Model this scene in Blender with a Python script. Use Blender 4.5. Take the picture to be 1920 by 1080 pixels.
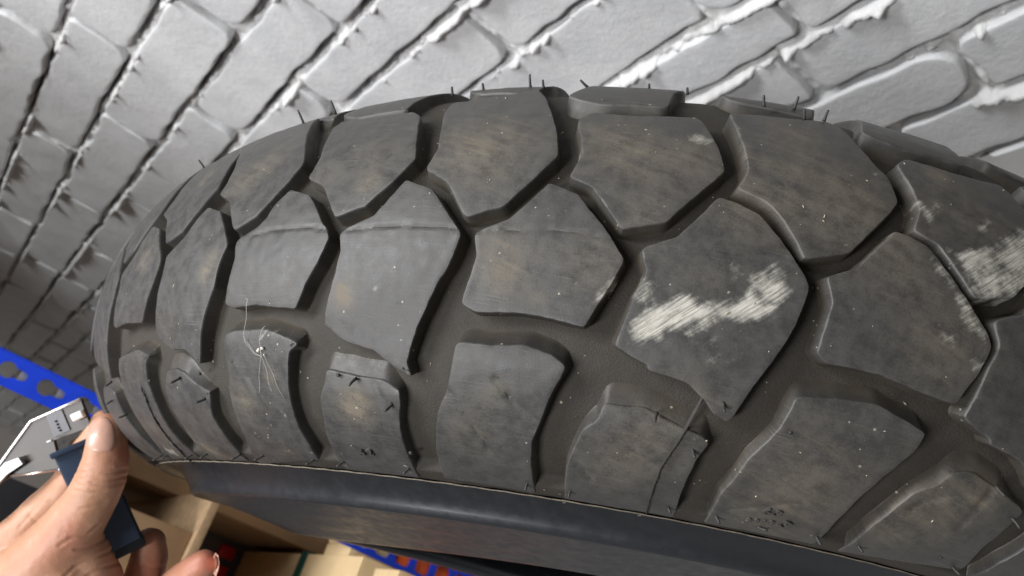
import bpy, bmesh, math, random, json
import numpy as np
from mathutils import Vector, Matrix, noise
from mathutils.geometry import delaunay_2d_cdt
from mathutils.bvhtree import BVHTree

random.seed(7); RNG = np.random.default_rng(7)
scene = bpy.context.scene
for o in list(bpy.data.objects): bpy.data.objects.remove(o)
COL = scene.collection

# ------------------------------------------------------------------ camera
# camera frame: x right, y down, z forward (metres).  world: X along the brick courses, Y towards the wall, Z up
FPX = 1609.229
cd = np.array([-1210., 460., FPX]); cd /= np.linalg.norm(cd)             # along the courses, away from the camera
cv = np.array([(FPX*FPX+460*1850.)/1210, 1850., FPX]); cv /= np.linalg.norm(cv)   # down
cn = np.cross(cv, cd); cn /= np.linalg.norm(cn)
if cn[2] < 0: cn = -cn                                                      # towards the wall
cx = np.cross(cn, -cv)                                                      # X = Y x Z
SX = 1.0 if cx @ cd > 0 else -1.0                                           # X = SX * d
M = np.stack([cx, cn, -cv])
CAMZ = 0.64
OFF = np.array([0., 0., CAMZ])
def c2w(P): return np.asarray(P) @ M.T + OFF
def W(d, n, v): return np.array([SX*d, n, CAMZ - v])                       # d along courses, n to the wall, v down, from the camera
def px(x, y, z):                                                            # a pixel of the 1920 px photograph at depth z
    return c2w(np.array([(x-960)/FPX*z, (y-540)/FPX*z, z]))
cam_d = bpy.data.cameras.new("camera"); cam = bpy.data.objects.new("camera", cam_d); COL.objects.link(cam)
cam_d.sensor_width = 36; cam_d.lens = 36*FPX/1920; cam_d.clip_start = .01; cam_d.clip_end = 50
R3 = M @ np.diag([1., -1., -1.])
cam.matrix_world = Matrix([[*R3[0], 0], [*R3[1], 0], [*R3[2], CAMZ], [0, 0, 0, 1]])
cam_d.dof.use_dof = True; cam_d.dof.focus_distance = .295; cam_d.dof.aperture_fstop = 20
scene.camera = cam

# ------------------------------------------------------------------ light
world = bpy.data.worlds.new("World"); scene.world = world; world.use_nodes = True
wb = world.node_tree.nodes["Background"]; wb.inputs[0].default_value = (1, .90, .82, 1); wb.inputs[1].default_value = .12
def lamp(name, loc, aim, power, sx, sy, col=(1, .97, .93)):
    l = bpy.data.lights.new(name, 'AREA'); l.shape = 'RECTANGLE'; l.size = sx; l.size_y = sy; l.energy = power; l.color = col
    o = bpy.data.objects.new(name, l); COL.objects.link(o); o.location = loc
    o.rotation_euler = (Vector(aim)-Vector(loc)).to_track_quat('-Z', 'Y').to_euler(); return o
lamp("ceiling_or_fill_lamp", W(.46, .02, -1.6), W(.55, .2, .2), 43, 1.3, .3, (.97, .98, 1))
lamp("ceiling_or_fill_lamp", W(.05, -1.4, -1.5), W(.5, .3, .0), 50, 1.3, .3, (.98, .98, 1))  # added fill lamp on the room side, brightens brick faces and near shoulder
scene.view_settings.view_transform = 'Standard'; scene.view_settings.look = 'None'; scene.view_settings.exposure = 0; scene.view_settings.gamma = 1

# ------------------------------------------------------------------ materials
def mat(name):
    m = bpy.data.materials.new(name); m.use_nodes = True
    nt = m.node_tree; return m, nt, nt.nodes["Principled BSDF"]
class NT:
    def __init__(s, nt): s.nt = nt
    def n(s, t, **kw):
        x = s.nt.nodes.new(t)
        for k, v in kw.items(): setattr(x, k, v)
        return x
    def l(s, a, b): s.nt.links.new(a, b)
    def noise(s, vec, scale, detail=4, rough=.55, dist=0):
        x = s.n('ShaderNodeTexNoise'); x.inputs['Scale'].default_value = scale; x.inputs['Detail'].default_value = detail
        x.inputs['Roughness'].default_value = rough; x.inputs['Distortion'].default_value = dist
        if vec is not None: s.l(vec, x.inputs['Vector'])
        return x.outputs['Fac']
    def ramp(s, v, a, b, lo=0., hi=1.):
        x = s.n('ShaderNodeMapRange'); x.inputs[1].default_value = a; x.inputs[2].default_value = b; x.inputs[3].default_value = lo; x.inputs[4].default_value = hi
        x.interpolation_type = 'SMOOTHSTEP'; s.l(v, x.inputs[0]); return x.outputs[0]
    def math(s, op, a, b=None, clamp=False):
        x = s.n('ShaderNodeMath', operation=op, use_clamp=clamp)
        for i, q in enumerate((a, b)):
            if q is None: continue
            if isinstance(q, (int, float)): x.inputs[i].default_value = q
            else: s.l(q, x.inputs[i])
        return x.outputs[0]
    def mix(s, f, a, b):
        x = s.n('ShaderNodeMix', data_type='RGBA')
        if isinstance(f, (int, float)): x.inputs[0].default_value = f
        else: s.l(f, x.inputs[0])
        for i, q in ((6, a), (7, b)):
            if isinstance(q, tuple): x.inputs[i].default_value = (*q, 1)
            else: s.l(q, x.inputs[i])
        return x.outputs[2]
    def map(s, vec, scale=(1, 1, 1), rot=(0, 0, 0), loc=(0, 0, 0)):
        x = s.n('ShaderNodeMapping'); x.inputs['Scale'].default_value = scale; x.inputs['Rotation'].default_value = rot; x.inputs['Location'].default_value = loc
        s.l(vec, x.inputs['Vector']); return x.outputs[0]
    def bump(s, h, strength, dist, prev=None):
        x = s.n('ShaderNodeBump'); x.inputs['Strength'].default_value = strength; x.inputs['Distance'].default_value = dist; s.l(h, x.inputs['Height'])
        if prev is not None: s.l(prev, x.inputs['Normal'])
        return x.outputs[0]
    def attr(s, name): return s.n('ShaderNodeAttribute', attribute_name=name).outputs['Fac']

def rubber(name, base, dusty, dust_amt, rough, fine=.35, scuffs=True, specks=1.):
    m, nt, b = mat(name); N = NT(nt)
    uv = N.n('ShaderNodeUVMap', uv_map='tread').outputs[0]
    oc = N.n('ShaderNodeTexCoord').outputs['Object']
    big = N.noise(oc, 30, 4, .6); med = N.noise(oc, 160, 5, .65); fin = N.noise(oc, 1500, 3, .6)
    st = N.noise(N.map(uv, (60, 900, 1)), 1, 4, .6)                    # wear lines round the tread
    st2 = N.noise(N.map(N.map(uv, rot=(0, 0, .35)), (25, 260, 1)), 1, 5, .65, .4)
    col = N.mix(N.ramp(med, .3, .75), tuple(.95*x for x in base), tuple(1.07*x for x in base))
    d = N.math('MULTIPLY', N.ramp(N.math('ADD', N.math('MULTIPLY', big, .25), N.math('ADD', N.math('MULTIPLY', med, .25), N.math('MULTIPLY', fin, .55))), .25, .80), dust_amt, True)
    if scuffs:
        da = N.attr('dust'); d = N.math('ADD', d, N.math('MULTIPLY', da, N.ramp(N.math('ADD', N.math('MULTIPLY', st2, .55), N.math('ADD', N.math('MULTIPLY', med, .3), N.math('MULTIPLY', fin, .25))), .34, .72, 0., 1.)), True)
        d = N.math('ADD', d, N.math('MULTIPLY', N.ramp(st, .5, .72), .10), True)
        d = N.math('ADD', d, N.math('MULTIPLY', N.ramp(st2, .55, .75), .12), True)
    col = N.mix(d, col, dusty)
    if scuffs:
        for rot_, s1, s2, th_, am in ((.08, 30, 2600, .66, .5), (-.9, 40, 2200, .70, .45), (1.2, 45, 2400, .71, .4)):
            k1 = N.noise(N.map(N.map(uv, rot=(0, 0, rot_)), (s1, s2, 1)), 1, 3, .5); k2 = N.ramp(N.noise(oc, 38+20*s1/30, 2), .52, .66)
            col = N.mix(N.math('MULTIPLY', N.math('MULTIPLY', N.ramp(k1, th_-.06, th_+.06), k2), am), col, (.17, .165, .155))
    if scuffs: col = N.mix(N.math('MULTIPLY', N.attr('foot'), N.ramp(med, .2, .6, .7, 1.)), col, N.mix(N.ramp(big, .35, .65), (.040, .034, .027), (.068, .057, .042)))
    if scuffs: col = N.mix(N.math('MULTIPLY', N.attr('edge'), N.ramp(med, .3, .65, .05, .45)), col, (.15, .145, .135))
    spk = N.noise(oc, 520, 2, .5)
    vor = N.n('ShaderNodeTexVoronoi'); vor.inputs['Scale'].default_value = 330; N.l(oc, vor.inputs['Vector'])
    thr = N.math('MULTIPLY', N.ramp(N.noise(oc, 95, 2), .5, .68), .16)
    sp = N.math('MULTIPLY', N.math('LESS_THAN', vor.outputs['Distance'], thr), .7)
    spm = N.math('MULTIPLY', sp, N.ramp(spk, .45, .6))
    col = N.mix(N.math('MULTIPLY', spm, specks), col, (.42, .38, .30))
    rr = N.ramp(med, .2, .8, rough-.09, rough+.10)
    rr = N.math('ADD', rr, N.math('MULTIPLY', d, .22), True)
    h = N.math('ADD', N.math('MULTIPLY', fin, .45), N.math('MULTIPLY', med, .55))
    if scuffs:
        sc = N.attr('scuff')
        sn = N.noise(N.map(N.map(uv, rot=(0, 0, -.75)), (38, 330, 1)), 1, 5, .65); sn2 = N.noise(oc, 300, 5, .7); sn3 = N.noise(oc, 110, 4, .6)
        q = N.math('ADD', N.math('MULTIPLY', N.math('SUBTRACT', sn, .5), 1.5), N.math('MULTIPLY', N.math('SUBTRACT', sn2, .5), .9))
        q = N.math('ADD', q, N.math('MULTIPLY', N.math('SUBTRACT', sn3, .5), 1.5))
        q = N.math('ADD', q, N.math('MULTIPLY', sc, 1.15))
        pm = N.math('MULTIPLY', N.ramp(q, .28, 1.12), N.ramp(sc, .03, .25), True)
        pc = N.mix(N.ramp(N.noise(N.map(N.map(uv, rot=(0, 0, -.75)), (90, 1500, 1)), 1, 5, .7), .34, .62), (.24, .225, .185), (.60, .58, .52))
        col = N.mix(N.math('MULTIPLY', pm, .9), col, pc)
        rr = N.math('ADD', rr, N.math('MULTIPLY', pm, .3), True)
        h = N.math('ADD', h, N.math('MULTIPLY', pm, .5))
    N.l(col, b.inputs['Base Color']); N.l(rr, b.inputs['Roughness'])
    n1 = N.bump(h, fine, .0006); n2 = N.bump(st, .12 if scuffs else .0, .0004, n1)
    N.l(n2, b.inputs['Normal'])
    b.inputs["Specular IOR Level"].default_value = .40
    return m
M_BLOCK = rubber("worn_tread_rubber", (.031, .0325, .035), (.142, .119, .086), .24, .46, .2)
M_CASING = rubber("groove_rubber", (.028, .025, .021), (.095, .080, .058), .32, .74, .8, False)
M_SIDE = rubber("sidewall_rubber", (.019, .021, .025), (.034, .033, .031), .2, .36, .06, False, 0.)
M_SPEW = rubber("vent_rubber", (.03, .03, .03), (.1, .09, .07), .2, .5, .2, False)

def paint_mat(name, ca, cb, dirt=.25):
    m, nt, b = mat(name); N = NT(nt); oc = N.n('ShaderNodeTexCoord').outputs['Object']
    a = N.noise(oc, 14, 4, .6); f = N.noise(oc, 130, 5, .6); g = N.noise(oc, 45, 3, .5)
    c = N.mix(N.ramp(a, .3, .7), ca, cb)
    c = N.mix(N.math('MULTIPLY', N.ramp(N.noise(oc, 75, 6, .75), .56, .74), dirt), c, (.22, .20, .15))
    N.l(c, b.inputs['Base Color']); N.l(N.ramp(f, .2, .8, .30, .46), b.inputs['Roughness'])
    n1 = N.bump(g, .15, .004); n1 = N.bump(N.noise(oc, 420, 5, .75), .5, .0012, n1); N.l(N.bump(f, .55, .0016, n1), b.inputs['Normal'])
    return m
M_BRICK = paint_mat("white_painted_brick", (.60, .61, .615), (.69, .695, .695), .22)
M_MORTAR = paint_mat("white_painted_mortar", (.60, .60, .59), (.70, .70, .69), .45)

def plain(name, col, rough=.5, metal=0., var=.15, scale=40, bump=.1, bd=.001):
    m, nt, b = mat(name); N = NT(nt); oc = N.n('ShaderNodeTexCoord').outputs['Object']
    a = N.noise(oc, scale, 4, .6)
    c = N.mix(N.ramp(a, .25, .75), tuple(x*(1-var) for x in col), tuple(min(1, x*(1+var)) for x in col))
    N.l(c, b.inputs['Base Color']); b.inputs['Roughness'].default_value = rough; b.inputs['Metallic'].default_value = metal
    N.l(N.bump(N.noise(oc, scale*8, 3), bump, bd), b.inputs['Normal']); return m
M_BLUE = plain("blue_powder_coat", (.008, .05, .62), .38, 0, .1, 60, .06)
M_ZINC = plain("bare_zinc", (.38, .385, .40), .48, .7)
M_CARD = plain("brown_cardboard", (.27, .165, .082), .8, 0, .12, 25, .15)
M_CARD2 = plain("light_cardboard", (.68, .50, .27), .75, 0, .08, 25, .1)
M_DARK = plain("dark_plastic", (.012, .012, .014), .45)
M_GREY = plain("grey_plastic", (.12, .12, .12), .5)
M_RED = plain("red_plastic", (.62, .015, .02), .35)
M_ORANGE = plain("orange_plastic", (.85, .13, .02), .45)
M_GREEN = plain("green_band", (.01, .07, .05), .5)
M_STEEL_REFL = plain("steel_painted_reflection", (.060, .050, .042), .42, .0, .05, 60, .02)  # the jaw's dark brown reflection is painted into this base colour
M_SLATE = plain("slate_blue_plastic", (.026, .046, .085), .4, 0, .1, 60, .04)
M_NAVY = plain("navy_plastic", (.006, .011, .019), .5, 0, .1, 60, .04)
M_BOARD = plain("chipboard", (.33, .22, .12), .7, 0, .2, 90, .2)
M_FLOOR = plain("concrete", (.22, .215, .205), .7, 0, .2, 6, .2)
M_WHITEP = plain("white_plastic", (.72, .72, .68), .35)
M_THREAD = plain("pale_thread", (.7, .67, .6), .7)
def skin_mat():
    m, nt, b = mat("skin"); N = NT(nt); oc = N.n('ShaderNodeTexCoord').outputs['Object']
    a = N.noise(oc, 45, 4, .6); f = N.noise(oc, 700, 4, .6)
    vor = N.n('ShaderNodeTexVoronoi'); vor.inputs['Scale'].default_value = 900; N.l(oc, vor.inputs['Vector'])
    c = N.mix(N.ramp(a, .3, .72), (.45, .235, .140), (.51, .285, .18))
    c = N.mix(N.math('MULTIPLY', N.attr('red'), .75, True), c, (.50, .155, .105))
    N.l(c, b.inputs['Base Color']); b.inputs['Roughness'].default_value = .5
    b.inputs['Subsurface Weight'].default_value = .12; b.inputs['Subsurface Radius'].default_value = (.006, .002, .001)
    n1 = N.bump(f, .12, .0006); N.l(N.bump(vor.outputs['Distance'], .15, .0004, n1), b.inputs['Normal']); return m
M_SKIN = skin_mat()
M_NAIL = plain("finger_nail", (.58, .34, .26), .3, 0, .05, 60, .02)

# ------------------------------------------------------------------ object helpers
def link(name, verts, faces, m, parent=None, smooth=True, sharp=None, at=None):
    verts = np.asarray(verts, float)
    if parent is not None: at = np.array(parent.location) if parent.type == 'EMPTY' else np.array(parent['base'])
    elif at is None: at = verts.mean(0)
    me = bpy.data.meshes.new(name); me.from_pydata((verts-at).tolist(), [], [list(map(int, f)) for f in faces]); me.update()
    o = bpy.data.objects.new(name, me); COL.objects.link(o); me.materials.append(m)
    if smooth:
        me.polygons.foreach_set('use_smooth', [True]*len(me.polygons))
        if sharp: me.set_sharp_from_angle(angle=math.radians(sharp))
    if parent is not None: o.parent = parent
    else: o.location = at
    return o
def thing(name, label, cat, loc, group=None):
    o = bpy.data.objects.new(name, None); COL.objects.link(o); o.location = loc; o.empty_display_size = .02
    o['label'] = label; o['category'] = cat
    if group: o['group'] = group
    return o
def tag(o, label, cat, group=None):
    o['label'] = label; o['category'] = cat
    if group: o['group'] = group
    return o
def rbox(lo, hi, bev, mapf, seg=2):
    """bevelled box in a local frame, mapped to the world by mapf"""
    bm = bmesh.new(); bmesh.ops.create_cube(bm, size=1)
    lo, hi = np.array(lo, float), np.array(hi, float)
    for v in bm.verts: v.co = Vector((lo+hi)/2+np.array(v.co)*(hi-lo))
    if bev: bmesh.ops.bevel(bm, geom=bm.edges[:], offset=bev, segments=seg, profile=.6, affect='EDGES')
    bm.verts.index_update()
    V = np.array([mapf(*v.co) for v in bm.verts]); F = [[v.index for v in f.verts] for f in bm.faces]
    bm.free(); return V, F
def fixn(o):
    bm = bmesh.new(); bm.from_mesh(o.data); bmesh.ops.recalc_face_normals(bm, faces=bm.faces[:]); bm.to_mesh(o.data); bm.free()
    return o
def box(name, lo, hi, bev, m, parent=None, mapf=W):
    V, F = rbox(lo, hi, bev, mapf); return fixn(link(name, V, F, m, parent, True, 40))
def tube(P, r, n=8):
    P = np.asarray(P, float); r = np.broadcast_to(np.asarray(r, float), (len(P),)); V = []; F = []
    T = np.gradient(P, axis=0); T /= np.linalg.norm(T, axis=1)[:, None]+1e-12
    ref = np.array([0., 0, 1]) if abs(T[0, 2]) < .9 else np.array([1., 0, 0])
    u = np.cross(T[0], ref); u /= np.linalg.norm(u)
    for i in range(len(P)):
        u = u-T[i]*(u@T[i]); u /= np.linalg.norm(u); w = np.cross(T[i], u)
        for k in range(n):
            a = 2*math.pi*k/n; V.append(P[i]+r[i]*(math.cos(a)*u+math.sin(a)*w))
    for i in range(len(P)-1):
        for k in range(n): F.append((i*n+k, i*n+(k+1) % n, (i+1)*n+(k+1) % n, (i+1)*n+k))
    F.append(tuple(range(n))[::-1]); F.append(tuple((len(P)-1)*n+k for k in range(n)))
    return V, F
def inpoly(Pt, poly):
    x, y = Pt[:, 0], Pt[:, 1]; c = np.zeros(len(Pt), bool); j = len(poly)-1
    for i in range(len(poly)):
        xi, yi = poly[i]; xj, yj = poly[j]
        c ^= ((yi > y) != (yj > y)) & (x < (xj-xi)*(y-yi)/(yj-yi+1e-15)+xi); j = i
    return c
def segdist(Pt, line, closed=False):
    L = np.asarray(line); A = L if closed else L[:-1]; Bq = np.roll(L, -1, 0) if closed else L[1:]
    best = np.full(len(Pt), 1e9)
    for a, b in zip(A, Bq):
        d = b-a; t = np.clip(((Pt-a)@d)/(d@d+1e-15), 0, 1); best = np.minimum(best, np.linalg.norm(Pt-a-t[:, None]*d, axis=1))
    return best
def resample(poly, step):
    P = np.asarray(poly, float); out = []
    for a, b in zip(P, np.roll(P, -1, 0)):
        n = max(1, int(round(np.linalg.norm(b-a)/step))); out += [a+(b-a)*k/n for k in range(n)]
    return np.array(out)
def slab(poly, rings, step, mapf, topn=None, soften=2, draft=None):
    """raised piece with an irregular outline: rings = (outward offset, height) from the foot to the flat top; returns verts, faces, local coords"""
    P = np.asarray(poly, float)
    A = .5*np.sum(P[:, 0]*np.roll(P[:, 1], -1)-np.roll(P[:, 0], -1)*P[:, 1])
    if A < 0: P = P[::-1]; draft = None if draft is None else draft[::-1]
    dr0 = np.ones(len(P)) if draft is None else np.asarray(draft, float)
    rs = []; ds = []
    for i in range(len(P)):
        a, b = P[i], P[(i+1) % len(P)]; n = max(1, int(round(np.linalg.norm(b-a)/step)))
        for k in range(n): rs.append(a+(b-a)*k/n); ds.append(dr0[i]+(dr0[(i+1) % len(P)]-dr0[i])*k/n)
    R = np.array(rs); dr = np.array(ds)
    for _ in range(soften): R = .25*np.roll(R, 1, 0)+.5*R+.25*np.roll(R, -1, 0)
    t = np.roll(R, -1, 0)-np.roll(R, 1, 0); t /= np.linalg.norm(t, axis=1)[:, None]+1e-12
    nr = np.stack([t[:, 1], -t[:, 0]], 1)
    for _ in range(1): nr = .25*np.roll(nr, 1, 0)+.5*nr+.25*np.roll(nr, -1, 0)
    n = len(R); L = []; F = []
    for k, (o, h) in enumerate(rings):
        ext = np.minimum(dr, 1.25) if o >= .0007 else np.ones(n)
        q = R+nr*(o*ext)[:, None]
        if o >= .0007: q[:, 1] += nr[:, 1]*o*(dr-ext)
        L.append(np.column_stack([q, np.full(n, h)]))
        if k:
            a0 = (k-1)*n; b0 = k*n
            for i in range(n): F.append((a0+i, a0+(i+1) % n, b0+(i+1) % n, b0+i))
    last = L[-1][:, :2]; base = (len(rings)-1)*n
    lo, hi = last.min(0), last.max(0); gx = np.arange(lo[0]+step, hi[0], step); gy = np.arange(lo[1]+step, hi[1], step)
    G = np.array([(x+(step/2 if j % 2 else 0), y) for j, y in enumerate(gy) for x in gx]) if len(gx) and len(gy) else np.zeros((0, 2))
    if len(G):
        G = G[inpoly(G, last)]; G = G[segdist(G, last, True) > step*.6] if len(G) else G
    pts2 = [Vector(p) for p in last]+[Vector(g) for g in G]
    vo, eo, fo, ov, oe, of = delaunay_2d_cdt(pts2, [], [list(range(n))], 1, 1e-9)
    idx = {}; extra = []
    nb = base+n
    for i, src in enumerate(ov):
        s0 = min(src) if src else None
        if s0 is not None and s0 < n: idx[i] = base+s0
        else: idx[i] = nb+len(extra); extra.append((vo[i].x, vo[i].y, rings[-1][1]))
    for f in fo:
        g = [idx[i] for i in f]
        if len(set(g)) >= 3: F.append(tuple(g))
    L = np.vstack(L+([np.array(extra)] if extra else []))
    if topn is not None: L[base:, 2] += topn(L[base:, 0], L[base:, 1]); 
    return mapf(L), F, L

def sphere_grid(c, r, n=14):
    V = []; F = []
    for i in range(n+1):
        th = math.pi*i/n
        for j in range(2*n): V.append(c+r*np.array([math.sin(th)*math.cos(math.pi*j/n), math.sin(th)*math.sin(math.pi*j/n), math.cos(th)]))
    for i in range(n):
        for j in range(2*n): F.append((i*2*n+j, i*2*n+(j+1) % (2*n), (i+1)*2*n+(j+1) % (2*n), (i+1)*2*n+j))
    return V, F

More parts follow.
